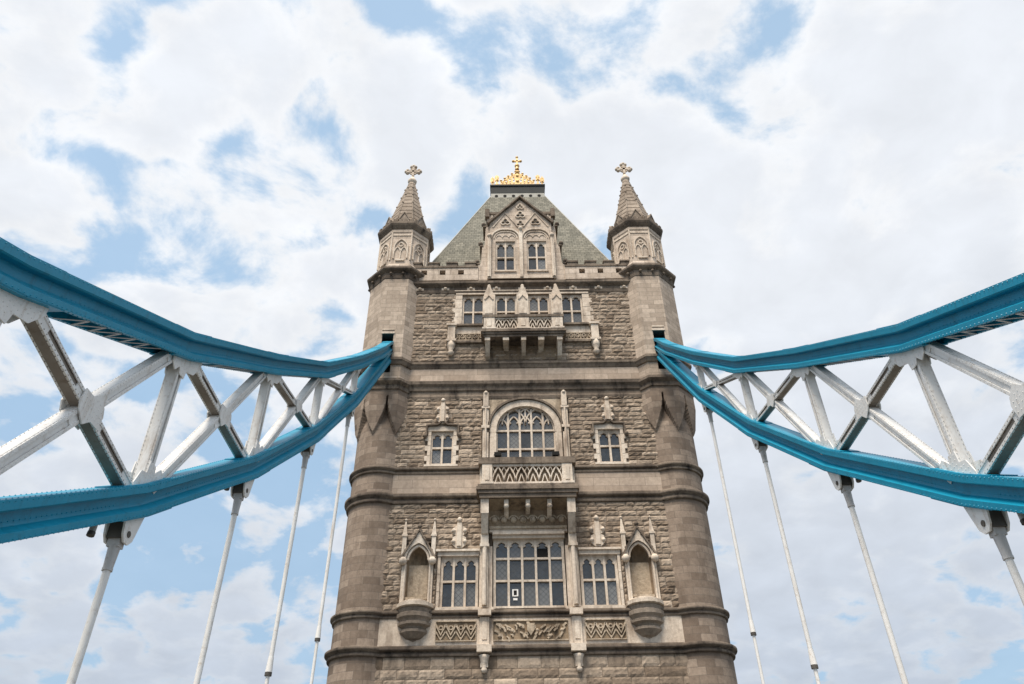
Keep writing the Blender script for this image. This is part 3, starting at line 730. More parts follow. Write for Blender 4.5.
# pinnacled finials over the windows
def finial(x, z0, z1, wd, name='window_finial'):
    b = MB(); h = z1-z0; y = FY-0.12
    b.face_poly([(x-wd*.2, z0), (x+wd*.2, z0), (x+wd*.5, z0+h*.14), (x+wd*.45, z0+h*.34), (x+wd*.22, z0+h*.4), (x+wd*.5, z0+h*.48), (x+wd*.5, z0+h*.62), (x+wd*.2, z0+h*.72), (x+wd*.14, z0+h*.9), (x, z1), (x-wd*.14, z0+h*.9), (x-wd*.2, z0+h*.72), (x-wd*.5, z0+h*.62), (x-wd*.5, z0+h*.48), (x-wd*.22, z0+h*.4), (x-wd*.45, z0+h*.34), (x-wd*.5, z0+h*.14)], y-0.05, FY)
    b.box(x-wd*.16, x+wd*.16, y-0.16, y, z0+h*.05, z0+h*.8)
    for dz in (.2, .55): 
        for s in (-1, 1): b.ball((x+s*wd*.4, y-0.05, z0+h*dz), wd*.16, 6)
    b.ball((x, y-.1, z0+h*.9), wd*.2, 6)
    part(b, name, M['trim'])
for sx in (-1, 1): finial(sx*4.07, 18.5, 20.4, 0.86)
for sx in (-1, 1): finial(sx*5.42, 26.95, 28.85, 0.78)

# level 3 : lower balcony with the arched window
ac = [(1.9*math.cos(R(180-a)), 26.3+1.95*math.sin(R(a))**.82) for a in range(0, 181, 10)]
ow = [(2.32*math.cos(R(180-a)), 26.2+2.52*math.sin(R(a))**.82) for a in range(0, 181, 10)]
b = MB()
for i in range(18):
    b.face_poly([ac[i], ac[i+1], ow[i+1], ow[i]], FY-0.08, FY+0.4)
for sx in (-1, 1):
    b.box(*sorted((sx*1.9, sx*2.32)), FY-0.08, FY+0.4, 23.9, 26.25)
    # spandrels of smooth stone up to the cornice
part(b, 'arch_surround', M['trim'])
b = MB()
for i in range(9):
    b.face_poly([ow[i], ow[i+1], (ow[i+1][0], 28.9), (ow[i][0] if i else -2.42, 28.9)], FY-0.03, FY+0.3)
    j = 17-i; b.face_poly([ow[j], ow[j+1], (ow[j+1][0] if i else 2.42, 28.9), (ow[j][0], 28.9)], FY-0.03, FY+0.3)
part(b, 'spandrels', M['carve'])
b = MB(); hm = [(2.42*math.cos(R(180-a)), 26.2+2.62*math.sin(R(a))**.82) for a in range(0, 181, 6)]
b.stroke(hm, 0.14, FY-0.2, FY); part(b, 'hood_mould', M['band'])
b = MB()
for sx in (-1, 1):
    b.cut(); b.box(*sorted((sx*2.4, sx*2.78)), FY-0.2, FY+0.2, 23.8, 28.85); b.box(*sorted((sx*2.34, sx*2.86)), FY-0.28, FY, 26.5, 26.7)
    b.box(*sorted((sx*2.34, sx*2.86)), FY-0.28, FY, 28.0, 28.15); b.box(*sorted((sx*2.42, sx*2.76)), FY-0.3, FY-.1, 28.15, 29.2)
    b.tube((sx*2.59, FY-0.24, 23.9), (sx*2.59, FY-0.24, 28.0), 0.07, n=8); b.ball((sx*2.59, FY-0.25, 29.2), 0.15, 6)
part(b, 'arch_pilaster', M['trim'])
# tracery of the arched window
b = MB(); y0, y1 = FY+0.14, FY+0.34; lw = 3.8/5
def arch_z(x): return 26.3+1.95*math.sqrt(max(0, 1-(x/1.9)**2))**.82
for i in range(1, 5):
    x = -1.9+lw*i; b.box(x-0.065, x+0.065, y0, y1, 23.95, arch_z(x)-0.02)
for z in (26.5, 25.15): b.box(-1.9, 1.9, y0+0.02, y1, z-0.06, z+0.06)
b.box(-1.9, 1.9, y0-0.1, y1, 23.9, 24.05)
for sx in (-1, 1): b.box(*sorted((sx*1.82, sx*1.92)), y0, y1, 23.9, 26.4)
for i in range(5):
    xm = -1.9+lw*(i+.5); rise = 0.62
    b.stroke(parch(xm, lw/2-.04, 26.95 if i in (1, 2, 3) else 26.75, rise), 0.09, y0+.02, y1)
    for s in (-1, 1): b.ball((xm+s*lw*.3, y0+.1, 27.1), 0.07, 6)
    b.stroke(parch(xm, lw/2-.06, 24.7, .35), 0.05, y0+.05, y1) if False else None
b.stroke(parch(-.76, .76, 27.0, 1.15), 0.09, y0+.01, y1); b.stroke(parch(.76, .76, 27.0, 1.15), 0.09, y0+.01, y1)
b.stroke(parch(0, .38, 27.55, .6), 0.07, y0+.01, y1); b.box(-.05, .05, y0, y1, 27.5, 28.2)
for i in range(18): 
    p, q = ac[i], ac[i+1]; b.stroke([(p[0]*.985, 26.3+(p[1]-26.3)*.985), (q[0]*.985, 26.3+(q[1]-26.3)*.985)], 0.1, y0, y1)
tr = part(b, 'window', M['trim'], label='large round-arched five-light tracery window above the balcony')
g = MB()
for i in range(5):
    xa, xc = -1.9+lw*i, -1.9+lw*(i+1); pane(g, xa, xc, 23.9, 25.15, FY+.30); pane(g, xa, xc, 25.15, 26.5, FY+.30)
g.face_poly([(-1.9, 26.5)]+[p for p in ac if p[1] > 26.52]+[(1.9, 26.5)], FY+0.30, FY+0.305)
g.build('glass', M['glass'], tr)
# little two-light windows
for sx, lab in ((-1, 'left'), (1, 'right')):
    x0, x1 = sorted((sx*4.66, sx*6.1))
    window('window', x0, x1, 24.05, 26.35, 2, (25.2,), head=0.42, label='small two-light window to the %s of the arched window' % lab)
    b = MB()
    quoins(b, x0, -1, 23.92, 26.5, wid=0.2, ext=0.16, h=0.36); quoins(b, x1, 1, 23.92, 26.5, wid=0.2, ext=0.16, h=0.36)
    b.box(x0-.22, x1+.22, FY-0.08, FY+0.4, 26.42, 26.75); b.box(x0-.34, x1+.34, FY-0.16, FY+.2, 23.84, 23.97)
    part(b, 'window_surround', M['trim'])
    b = MB(); xm = (x0+x1)/2
    b.stroke([(x0-.4, 26.05), (x0-.3, 26.1), (x0-.3, 26.78), (xm-.35, 26.84), (xm, 27.1), (xm+.35, 26.84), (x1+.3, 26.78), (x1+.3, 26.1), (x1+.4, 26.05)], 0.12, FY-0.24, FY+.02)
    b.ball((x0-.38, FY-.16, 26.02), .16, 6); b.ball((x1+.38, FY-.16, 26.02), .16, 6)
    part(b, 'hood_mould', M['band'])

def balcony(name, hw, dep, zbot, zrail0, zrail1, posts, pw, ncell, zcop):
    B = empty(name, (0, FY, zbot)); B.parent = tower; B.location = Vector((0, FY, zbot))+TOFF
    off = -Vector((0, FY, zbot))
    def bp(b, nm, mat): o = b.build(nm, M[mat], B); o.location = off; return o
    yf = FY-dep
    b = MB()
    h = zrail0-zbot
    for k, (d, a, c) in enumerate(((0.0, 0, .3), (.09, .3, .55), (.18, .55, .8), (.10, .8, 1.0))):
        b.box(-hw-d, hw+d, yf-d, FY, zbot+h*a, zbot+h*c-.004)
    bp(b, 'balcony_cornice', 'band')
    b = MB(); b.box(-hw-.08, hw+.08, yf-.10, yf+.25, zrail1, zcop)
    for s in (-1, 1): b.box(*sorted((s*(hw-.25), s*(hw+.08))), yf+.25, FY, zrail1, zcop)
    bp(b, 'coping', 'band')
    b = MB()
    for x in posts:
        b.cut(); b.box(x-pw/2, x+pw/2, yf-.06, yf+.3, zrail0, zrail1); b.box(x-pw*.2, x+pw*.2, yf-.11, yf-.05, zrail0+.25, zrail1-.2); b.box(x-pw*.62, x+pw*.62, yf-.12, yf+.3, zrail0, zrail0+.14)
    bp(b, 'balustrade_post', 'trim'); b = MB()
    for s in (-1, 1): b.cut(); b.box(*sorted((s*(hw-.2), s*hw)), yf+.3, FY, zrail0, zrail1)
    bp(b, 'balustrade_return', 'trim')
    b = MB(); H = zrail1-zrail0
    for i in range(len(posts)-1):
        b.cut(); a = posts[i]+pw/2; c = posts[i+1]-pw/2; n = ncell; w = (c-a)/n
        b.box(a, c, yf, yf+.16, zrail0, zrail0+H*.12); b.box(a, c, yf, yf+.16, zrail1-H*.12, zrail1)
        for k in range(n):
            x0 = a+k*w; xm = x0+w/2; zb = zrail0+H*.12; zt = zrail1-H*.12; zm = (zb+zt)/2
            b.stroke(parch(xm, w*.5, zb, (zt-zb)*.98, 6), 0.075, yf+.02, yf+.14)
            b.stroke([(xm, zm+.05), (xm-w*.25, zb)], .06, yf+.03, yf+.13); b.stroke([(xm, zm+.05), (xm+w*.25, zb)], .06, yf+.03, yf+.13)
            b.stroke([(x0, zt), (x0+w*.25, zm+.1), (xm, zt)], 0.05, yf+.03, yf+.13); b.stroke([(xm, zt), (x0+w*.75, zm+.1), (x0+w, zt)], 0.05, yf+.03, yf+.13)
    bp(b, 'tracery_panel', 'trim')
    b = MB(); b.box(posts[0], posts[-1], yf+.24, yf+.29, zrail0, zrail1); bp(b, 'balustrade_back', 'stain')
    return B, bp, yf
B3, bp3, y3 = balcony('balcony', 2.88, 1.35, 21.1, 21.95, 23.3, (-2.42, 2.42), 0.62, 6, 23.72)
b = MB()
for sx in (-1, 1):
    b.cut(); b.box(*sorted((sx*2.32, sx*2.8)), FY-1.2, FY, 20.2, 21.1)
    b.profx([(FY-1.2, 20.2), (FY-.55, 19.2), (FY, 19.2), (FY, 20.2)], *sorted((sx*2.36, sx*2.76)))
    b.box(*sorted((sx*2.34, sx*2.8)), FY-.45, FY, 18.6, 19.2)
    b.tube((sx*2.56, FY-.36, 15.1), (sx*2.56, FY-.36, 18.6), .14, n=8); b.box(*sorted((sx*2.3, sx*2.84)), FY-.5, FY, 18.45, 18.62)
    b.box(*sorted((sx*2.36, sx*2.76)), FY-.3, FY, 15.0, 18.5)
for x in (-1.28, 1.28, 0):
    L = .0 if x else .25; b.cut()
    b.profx([(FY-1.15, 21.1), (FY-1.15, 20.8), (FY-.5, 20.3+L), (FY, 20.1+L), (FY, 21.1)], x-.13, x+.13); b.ball((x, FY-1.05, 20.68), .17, 6)
o = bp3(b, 'corbel', 'trim')
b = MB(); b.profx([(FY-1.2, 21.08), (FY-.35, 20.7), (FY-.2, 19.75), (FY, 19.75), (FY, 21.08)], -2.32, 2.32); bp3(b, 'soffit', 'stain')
b = MB()
for i in range(8):
    x = -2.0+i*4/7; b.ball((x, FY-.24, 20.15), .21, 7); b.stroke(arc(x, 20.1, .28, 10, 170, 6), .07, FY-.36, FY-.2)
b.box(-2.3, 2.3, FY-.3, FY, 19.6, 19.75)
bp3(b, 'carved_frieze', 'carve')
# upper balcony
B4, bp4, y4 = balcony('balcony', 2.78, 1.15, 33.25, 33.88, 34.92, (-2.38, 0.0, 2.38), 0.78, 3, 35.14)
b = MB()
for x in (-2.42, 0, 2.42):
    b.cut(); b.box(x-.40, x+.40, y4-.05, y4+.55, 35.14, 36.9)
    b.face_poly([(x-.40, 36.9), (x+.40, 36.9), (x+.27, 37.35), (x+.08, 37.95), (x-.08, 37.95), (x-.27, 37.35)], y4+.02, y4+.48)
    b.stroke([(x-.3, 36.55), (x, 36.95), (x+.3, 36.55)], .09, y4-.12, y4); b.ball((x, y4+.2, 38.05), .13, 6)
    b.box(x-.28, x+.28, y4-.09, y4, 35.25, 36.3)
bp4(b, 'pinnacle_pier', 'trim')
b = MB()
for x, w, zb in ((-2.5, .30, 32.0), (0, .28, 32.3), (2.5, .30, 32.0), (-1.22, .34, 32.75), (1.22, .34, 32.75)):
    dd = 1.05; b.cut()
    b.profx([(FY-dd, 33.25), (FY-dd, 33.0), (FY-.35, zb+.15), (FY, zb), (FY, 33.25)], x-w/2, x+w/2)
    b.box(x-w*.62, x+w*.62, FY-dd-.05, FY, 32.98, 33.25)
bp4(b, 'corbel', 'trim')
b = MB(); b.box(-2.35, 2.35, FY-.06, FY, 32.05, 33.25); bp4(b, 'shadow_panel', 'stain')  # darker stone panel: the shade beneath the balcony is put into its colour
# level 4 windows
for x0, x1, lab in ((-4.38, -2.82, 'outer left'), (-1.96, -0.45, 'inner left'), (0.45, 1.96, 'inner right'), (2.82, 4.38, 'outer right')):
    window('window', x0, x1, 35.15, 37.95, 2, (36.4,), head=.42, label='%s two-light window behind the upper balcony' % lab)
b = MB()
for xa, xb in ((-2.8, -2.0), (-.42, .42), (2.0, 2.8)): b.box(xa, xb, FY-.08, FY+.4, 34.6, 38.1)
b.box(-4.9, 4.9, FY-.1, FY+.4, 38.02, 38.3); b.box(-5.0, 5.0, FY-.16, FY+.2, 38.3, 38.36)
b.box(-4.9, -2.78, FY-.1, FY+.3, 34.35, 35.08); b.box(2.78, 4.9, FY-.1, FY+.3, 34.35, 35.08)
b.box(-2.78, 2.78, FY-.06, FY+.3, 33.9, 35.1)
quoins(b, -4.42, -1, 35.08, 38.02, wid=.5, ext=.2, h=.42); quoins(b, 4.42, 1, 35.08, 38.02, wid=.5, ext=.2, h=.42)
part(b, 'window_surrounds', M['trim'])
b = MB()
for sx in (-1, 1):
    b.cut(); b.box(*sorted((sx*2.86, sx*5.0)), FY-.3, FY, 34.95, 35.1); b.box(*sorted((sx*2.8, sx*4.9)), FY-.26, FY, 33.45, 33.62)
part(b, 'window_sill', M['band'])
b = MB()
for sx in (-1, 1): b.cut(); diaper(b, *sorted((sx*2.95, sx*4.75)), 33.75, 34.3, 4, FY-.05)
part(b, 'carved_panel', M['carve'])
b = MB()
for sx in (-1, 1):
    b.cut(); x = sx*5.08; b.box(x-.26, x+.26, FY-.42, FY, 33.6, 34.95); b.box(x-.36, x+.36, FY-.5, FY, 34.85, 35.02); b.box(x-.36, x+.36, FY-.5, FY, 33.45, 33.62)
    b.lathe([(0, 32.35), (.15, 32.4), (.24, 32.62), (.14, 32.8), (.26, 33.05), (.32, 33.45), (.1, 33.46)], x, FY-.2, n=8)
part(b, 'corner_pedestal', M['trim'])

# ---- parapet, dormer gable
b = MB()
for sx in (-1, 1):
    b.cut(); hs = [(*sorted((sx*xx-.22, sx*xx+.22)), 40.05, 40.5) for xx in (4.6, 6.0, 7.4)]
    grid_wall(b, *sorted((sx*3.3, sx*8.2)), 39.5, 40.75, hs, FY-.04, FY+.4)
part(b, 'parapet', M['pale'])
b = MB()
for sx in (-1, 1):
    b.cut(); b.box(*sorted((sx*3.3, sx*8.2)), FY-.10, FY+.46, 40.75, 40.9)
    for xx in (3.9, 5.3, 6.7, 8.0): b.box(sx*xx-.40, sx*xx+.40, FY-.08, FY+.42, 40.9, 41.16); b.box(sx*xx-.45, sx*xx+.45, FY-.14, FY+.46, 41.16, 41.3)
    for xx in (4.6, 6.0, 7.4): b.box(sx*xx-.22, sx*xx+.22, FY+.3, FY+.4, 40.05, 40.5)
part(b, 'parapet_coping', M['band'])
Dm = empty('dormer', (0, FY, 39.5)); Dm.parent = tower; Dm.location = Vector((0, FY, 39.5))+TOFF
dof = -Vector((0, FY, 39.5))
def dp(b, nm, mat): o = b.build(nm, M[mat], Dm); o.location = dof; return o
b = MB()
dh = [(-1.98, -.45, 40.35, 43.45), (.45, 1.98, 40.35, 43.45)]
grid_wall(b, -2.45, 2.45, 39.5, 43.6, dh, FY-.1, FY+.4)
b.face_poly([(-2.45, 43.6), (2.45, 43.6), (2.45, 45.5), (0, 48.2), (-2.45, 45.5)], FY-.1, FY+.4)
for sx in (-1, 1):
    P = [(sx*2.45, 39.5), (sx*3.38, 39.5), (sx*3.3, 41.1), (sx*3.12, 41.25), (sx*3.02, 43.0), (sx*2.84, 43.2), (sx*2.76, 45.2), (sx*2.45, 45.3)]
    b.face_poly(P, FY+.05, FY+1.5)
b.box(-2.7, 2.7, FY+.45, FY+5, 44, 47.0)
dp(b, 'gable_wall', 'pale')
b = MB(); b.box(-2.78, 2.78, FY+.35, FY+5, 47.0, 47.25)
for sx in (-1, 1):
    b.cut(); b.box(*sorted((sx*2.5, sx*2.85)), FY+.2, FY+.7, 46.6, 47.5)
    for k, (x, z) in enumerate(((3.3, 41.15), (3.06, 43.05), (2.84, 45.2))): b.cut(); b.box(*sorted((sx*(x-.12), sx*(x+.16))), FY+.0, FY+1.6, z, z+.14); b.ball((sx*(x+.1), FY+.1, z+.3), .2, 7)
b.cut(); b.stroke([(-2.6, 45.35), (0, 48.4), (2.6, 45.35)], .17, FY-.35, FY+.5)
dp(b, 'gable_coping', 'band')
b = MB()
for sx in (-1, 1):
    for k in range(5): b.stroke([(sx*(1.4+k*.22), 46.9), (sx*(1.4+k*.22), 46.2)], .07, FY+.38, FY+.45)
    b.box(*sorted((sx*2.32, sx*2.58)), FY-.32, FY-.1, 39.6, 43.7); b.tube((sx*2.45, FY-.3, 39.6), (sx*2.45, FY-.3, 43.8), .07, n=6); b.ball((sx*2.45, FY-.3, 43.9), .2, 6)
    b.stroke(parch(sx*1.2, 1.12, 43.75, .95), .13, FY-.22, FY-.1); b.stroke(parch(sx*1.2, .9, 43.75, .7), .06, FY-.16, FY-.1)
    for k in (-.5, .0, .5): b.stroke(arc(sx*1.2+k, 43.85, .24, 0, 180, 6), .05, FY-.15, FY-.1)
    b.stroke([(sx*.2, 45.0), (sx*1.2, 46.6), (sx*2.2, 45.0)], .07, FY-.17, FY-.1)
    for x, z in ((sx*1.2, 45.55),):
        for an in (90, 210, 330): b.stroke(arc(x+.2*math.cos(R(an)), z+.2*math.sin(R(an)), .19, 0, 360, 8), .07, FY-.2, FY-.1)
b.box(-.13, .13, FY-.26, FY-.1, 39.6, 44.6); b.ball((0, FY-.25, 44.7), .2, 6)
for z, r in ((45.3, .2), (46.35, .22), (47.3, .17)):
    for an in (90, 210, 330): b.stroke(arc(r*.95*math.cos(R(an)), z+r*.95*math.sin(R(an)), r*.85, 0, 360, 8), .07, FY-.2, FY-.1)
for sx in (-1, 1): b.box(*sorted((sx*.4, sx*2.05)), FY-.2, FY, 40.2, 40.34)
b.box(-2.6, 2.6, FY-.2, FY, 39.5, 39.75)
dp(b, 'blind_tracery', 'trim')
b = MB()
for sx in (-1, 1):
    for an in (90, 210, 330): b.lathe([(0.0, 0), (.11, 0)], 0, 0, n=6) if False else None
    for x, z, r in ((sx*1.2, 45.55, .2),):
        for an in (90, 210, 330): b.face_poly(arc(x+.2*math.cos(R(an)), z+.2*math.sin(R(an)), .14, 0, 330, 7), FY-.105, FY-.101)
for z, r in ((45.3, .2), (46.35, .22), (47.3, .17)):
    for an in (90, 210, 330): b.face_poly(arc(r*.95*math.cos(R(an)), z+r*.95*math.sin(R(an)), r*.6, 0, 330, 7), FY-.105, FY-.101)
dp(b, 'trefoil_recesses', 'steel')
for sx, lab in ((-1, 'left'), (1, 'right')):
    x0, x1 = sorted((sx*.47, sx*1.95))
    fr = window('window', x0, x1, 40.4, 43.4, 2, (41.75,), Y=FY-.08, head=.5, label='%s window of the gabled dormer' % lab)
    # put under the dormer
    fr.parent = Dm; fr.location = dof
b = MB()
for sx in (-1, 1):
    b.add([(sx*2.75, FY+.6, 47.2), (0, FY+.6, 48.2), (0, 50.3, 48.2), (sx*2.75, 49, 47.2)], [(0, 1, 2, 3)])
b.face_poly([(-2.6, 45.4), (2.6, 45.4), (0, 48.2)], FY+.5, FY+.6)
dp(b, 'dormer_roof', 'slate')

# ---- roof
b = MB()
xb, yb0, yb1, zb = 8.5, FY+.5, 63.5, 39.2; xt, yt0, yt1, zt = 2.66, 50.3, 55.7, 57.6
v = [(-xb, yb0, zb), (xb, yb0, zb), (xb, yb1, zb), (-xb, yb1, zb), (-xt, yt0, zt), (xt, yt0, zt), (xt, yt1, zt), (-xt, yt1, zt)]
b.add(v, [(0, 1, 5, 4), (1, 2, 6, 5), (2, 3, 7, 6), (3, 0, 4, 7), (4, 5, 6, 7)])
roof = part(b, 'roof', M['slate'])
b = MB()
for i in range(4):
    b.tube(v[i], v[i+4], .055, n=6)
b.build('hip_rolls', M['palelead'], roof)
b = MB(); b.box(-xt+.02, xt-.02, yt0-.1, yt1+.1, zt-.55, zt+.35); b.build('flashing', M['palelead'], roof)
b = MB()
for i in range(6): b.tube((-2.1+i*.84, yt0-.12, zt-.05), (-2.1+i*.84, yt0-.08, zt-.05), .17, n=10)
b.build('vent_holes', M['dark'], roof)
b = MB(); b.box(-xt, xt, yt0-.12, yt1+.12, zt+.35, 59.1); b.box(-xt-.07, xt+.07, yt0-.2, yt1+.2, 58.95, 59.15); b.build('roof_crest', M['lead'], roof)
CR = empty('gilded_crown', (0, 53, 59.4)); CR.parent = tower; CR.location = Vector((0, 53, 59.4))+TOFF
cof = -Vector((0, 53, 59.65))
def crown_panel(b, fn, hw):
    L = MB()
    L.box(-hw, hw, -.05, .05, 59.4, 59.58)
    for s in (-1, 1):
        n = 5
        for i in range(n):
            x = s*(hw*.80-i*hw*.18); z = 60.25+i*.34
            L.stroke([(x, 59.5), (x, z)], .12, -.05, .05); L.ball((x, 0, z+.08), .13, 6)
            L.stroke([(x, z-.25), (x-s*hw*.18, z+.1)], .13, -.05, .05)
            L.stroke([(x, 59.6), (x-s*hw*.18, 60.2)], .10, -.04, .04); L.stroke([(x, 60.2), (x-s*hw*.18, 59.6)], .10, -.04, .04)
            if i: L.stroke(arc(x-s*.1, 60.0+i*.2, .2, 0, 360, 8), .09, -.04, .04)
            if i > 1: L.stroke(arc(x, 60.55+i*.12, .18, 0, 360, 8), .09, -.04, .04)
        L.box(s*hw-.09, s*hw+.09, -.09, .09, 59.4, 60.3); L.box(s*hw-.2, s*hw+.2, -.06, .06, 59.4, 59.8); L.box(s*hw-.2, s*hw+.2, -.06, .06, 60.3, 60.65); L.box(s*hw-.2, s*hw+.2, -.06, .06, 60.72, 61.0); L.box(s*hw-.06, s*hw+.06, -.2, .2, 60.3, 60.95)
    L.stroke([(0, 59.5), (0, 62.3)], .22, -.06, .06)
    for z in (60.2, 61.0, 61.6): L.ball((0, 0, z), .2, 6)
    b.add([fn(p) for p in L.v], L.f)
b = MB()
crown_panel(b, lambda p: (p[0], 50.45+p[1], p[2]), 2.05); crown_panel(b, lambda p: (p[0], 55.55+p[1], p[2]), 2.05)
for s in (-1, 1): crown_panel(b, lambda p, s=s: (s*2.5+p[1], 53+p[0], p[2]), 2.3)
o = b.build('cresting', M['gold'], CR); o.location = cof
b = MB(); yc = 50.45
b.tube((0, yc, 62.0), (0, yc, 62.8), .22, .1, n=8); b.ball((0, yc, 62.55), .26, 8)
zc = 63.3
for dx, dz in ((1, 0), (-1, 0), (0, 1), (0, -1)): 
    b.beam((0, yc, zc), (dx*.34, yc, zc+dz*.62), .15, .17, side=Vector((0, 1, 0))); b.ball((dx*.38, yc, zc+dz*.6), .15, 8)
o = b.build('crown_cross', M['gold'], CR); o.location = cof

# ------------------------------------------------------------------ suspension chains
NY = [-8.8, -2.73, 3.33, 9.40, 15.45, 21.50, 27.55, 33.60, 39.1]
TOPZ = {-8.8: 5.0, -2.73: 6.6, 3.33: 8.15, 9.40: 10.70, 15.45: 13.73, 21.50: 17.47, 27.55: 21.46, 33.60: 26.27, 39.1: 30.95}   # top edge
BOTZ = {-8.8: 1.6, -2.73: 2.0, 3.33: 3.2, 9.40: 5.32, 15.45: 8.66, 21.50: 12.63, 27.55: 17.34, 33.60: 22.9, 39.1: 28.8}      # bottom edge
CX = 9.38; HT, HB = 0.70, 0.68
def slope(Z, y):
    k = NY.index(y); a = max(0, k-1); c = min(len(NY)-1, k+1); return (Z[NY[c]]-Z[NY[a]])/(NY[c]-NY[a])
def half(Z, y, H): return H/2*math.sqrt(1+slope(Z, y)**2)
def chain(sx, label):
    X = CX*sx
    root = tag(empty('suspension_chain', (X, 42, 32)), label, 'bridge chain', 'suspension chains on either side of the tower')
    off = -Vector((X, 42, 32))
    def cp(b, nm, mat, lab=None):
        o = b.build(nm, M[mat] if isinstance(mat, str) else [M[q] for q in mat], root); o.location = off
        if lab: o['label'] = lab
        return o
    def rivet(b, c0, d, nn, out, r=.02, **k):
        b.add([c0+nn*r, c0+d*r, c0-nn*r, c0-d*r, c0+out*r], [(0, 1, 4), (1, 2, 4), (2, 3, 4), (3, 0, 4)], **k)
    def chord(pts, name, H, lowlace):
        b = MB(); vs = []; q = H/.8
        sec = [(.33, .40), (.33, .20), (.30, .17), (.13, .16), (.12, -.06), (.15, -.13), (.33, -.235), (.33, -.40), (.24, -.40), (.24, -.20)]
        sec = [(u, v*q) for u, v in sec]; sec = sec+[(-u, v) for u, v in reversed(sec)]; n = len(sec)
        P = [Vector((X, y, z)) for y, z in pts]; nr = []
        for i, p in enumerate(P):
            d = (P[min(i+1, len(P)-1)]-P[max(i-1, 0)]).normalized(); nn = Vector((1, 0, 0)).cross(d)
            if nn.z < 0: nn = -nn
            for u, v in sec: vs.append(p+Vector((u, 0, 0))+nn*v)
        fs = [(i*n+j, (i+1)*n+j, (i+1)*n+(j+1) % n, i*n+(j+1) % n) for i in range(len(P)-1) for j in range(n)]
        fs += [tuple(range(n)), tuple(reversed(range((len(P)-1)*n, len(P)*n)))]
        b.add(vs, fs)
        hv = .40*q
        for i in range(len(P)-1):
            a, c = P[i], P[i+1]
            if c.y < 2: continue
            L = (c-a).length; d = (c-a)/L; nn = Vector((1, 0, 0)).cross(d); nn = nn if nn.z > 0 else -nn
            # raised cover plates with riveted edges at the nodes, top and bottom
            for w in (0.0, .84):
                pa = a+d*(L*w); pb = a+d*(L*(w+.16)); b.beam(pa+nn*(hv+.012), pb+nn*(hv+.012), .60, .024); b.beam(pa-nn*(hv+.012), pb-nn*(hv+.012), .64, .024)
            if a.y > 34: continue
            k = int(L/.15)
            for e in range(k):
                p = a+d*(L*(e+.5)/k); gusset = e < k*.16 or e > k*.84
                for s in (1, -1):
                    o = Vector((s, 0, 0))
                    rivet(b, p+nn*(hv*.9)+o*.33, d, nn, o); rivet(b, p-nn*(hv*.9)+o*.33, d, nn, o)
                    if not gusset: rivet(b, p-nn*(hv*.10)+o*.122, d, nn, o, .016)
                    if not gusset:
                        for sv in (-1, 1): rivet(b, p+o*.27+nn*(sv*hv), d, o, nn*sv, .022)
            # open underside : grey lacing bars and riveted battens between the flanges
            if a.y < 22:
                k = int(L*.5/.30)
                for e in range(k):
                    s = -1 if e % 2 else 1
                    p0 = a+d*(L*(.25+.5*e/k))-nn*(hv+.006)+Vector((-.26*s, 0, 0)); p1 = a+d*(L*(.25+.5*(e+1)/k))-nn*(hv+.006)+Vector((.26*s, 0, 0))
                    b.beam(p0, p1, .07, .012, side=(p1-p0).cross(nn), mi=1)
        return cp(b, name, ('blue', 'grey'))
    tz = [(-14.5, 3.1)]+[(y, TOPZ[y]-half(TOPZ, y, HT)) for y in NY]+[(41.3, 32.55), (43.3, 34.2)]
    bz = [(-14.5, 2.6)]+[(y, BOTZ[y]+half(BOTZ, y, HB)) for y in NY]+[(41.3, 31.7), (43.3, 33.9)]
    chord(tz, 'upper_chord', HT, True); chord(bz, 'lower_chord', HB, False)
    # box-latticed members: two plates with lips, lacing bars and end plates
    def member(name, p0, p1, h, w=.30, mats=('white', 'white', 'white'), trim0=.25, trim1=.25):
        # two riveted flanges joined by a pair of recessed webs; mats = flange, web, underside
        p0 = Vector(p0); p1 = Vector(p1); d = (p1-p0).normalized(); p0 = p0+d*trim0; p1 = p1-d*trim1
        nn = Vector((1, 0, 0)).cross(d).normalized(); nn = nn if nn.z > 0 or (abs(nn.z) < 1e-3 and nn.y > 0) else -nn
        L = (p1-p0).length; b = MB(); t = .035; lip = .05
        for v in (-1, 1):
            y = nn*(v*(h/2-t/2)); b.beam(p0+y, p1+y, w-.012, t-.01, mi=0)
            y = nn*(v*(h/2-t/2+.004)); 
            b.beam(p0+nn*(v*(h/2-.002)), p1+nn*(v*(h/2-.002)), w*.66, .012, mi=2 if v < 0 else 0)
        for s in (-1, 1):
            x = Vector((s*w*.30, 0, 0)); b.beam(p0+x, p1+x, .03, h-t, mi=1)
            for v in (-1, 1): b.beam(p0+Vector((s*(w/2-.012), 0, 0))+nn*(v*(h/2-.035)), p1+Vector((s*(w/2-.012), 0, 0))+nn*(v*(h/2-.035)), .024, .07, mi=0)
            b.beam(p0+x*1.28, p0+d*min(.5, L*.2)+x*1.28, .03, h-t-.06, mi=0); b.beam(p1-d*min(.5, L*.2)+x*1.28, p1+x*1.28, .03, h-t-.06, mi=0)
        if p0.y < 29:
            kk = int(L/.12)
            for q in range(kk):
                p = p0+d*(L*(q+.5)/kk)
                for s in (-1, 1):
                    o = Vector((s, 0, 0))
                    for v in (-1, 1):
                        rivet(b, p+nn*(v*(h/2-.035))+o*(w/2), d, nn, o, .016, mi=1)
                        rivet(b, p+nn*(v*(h/2+.003))+o*(w*.40), d, o, nn*v, .016, mi=1)
        return cp(b, name, mats)
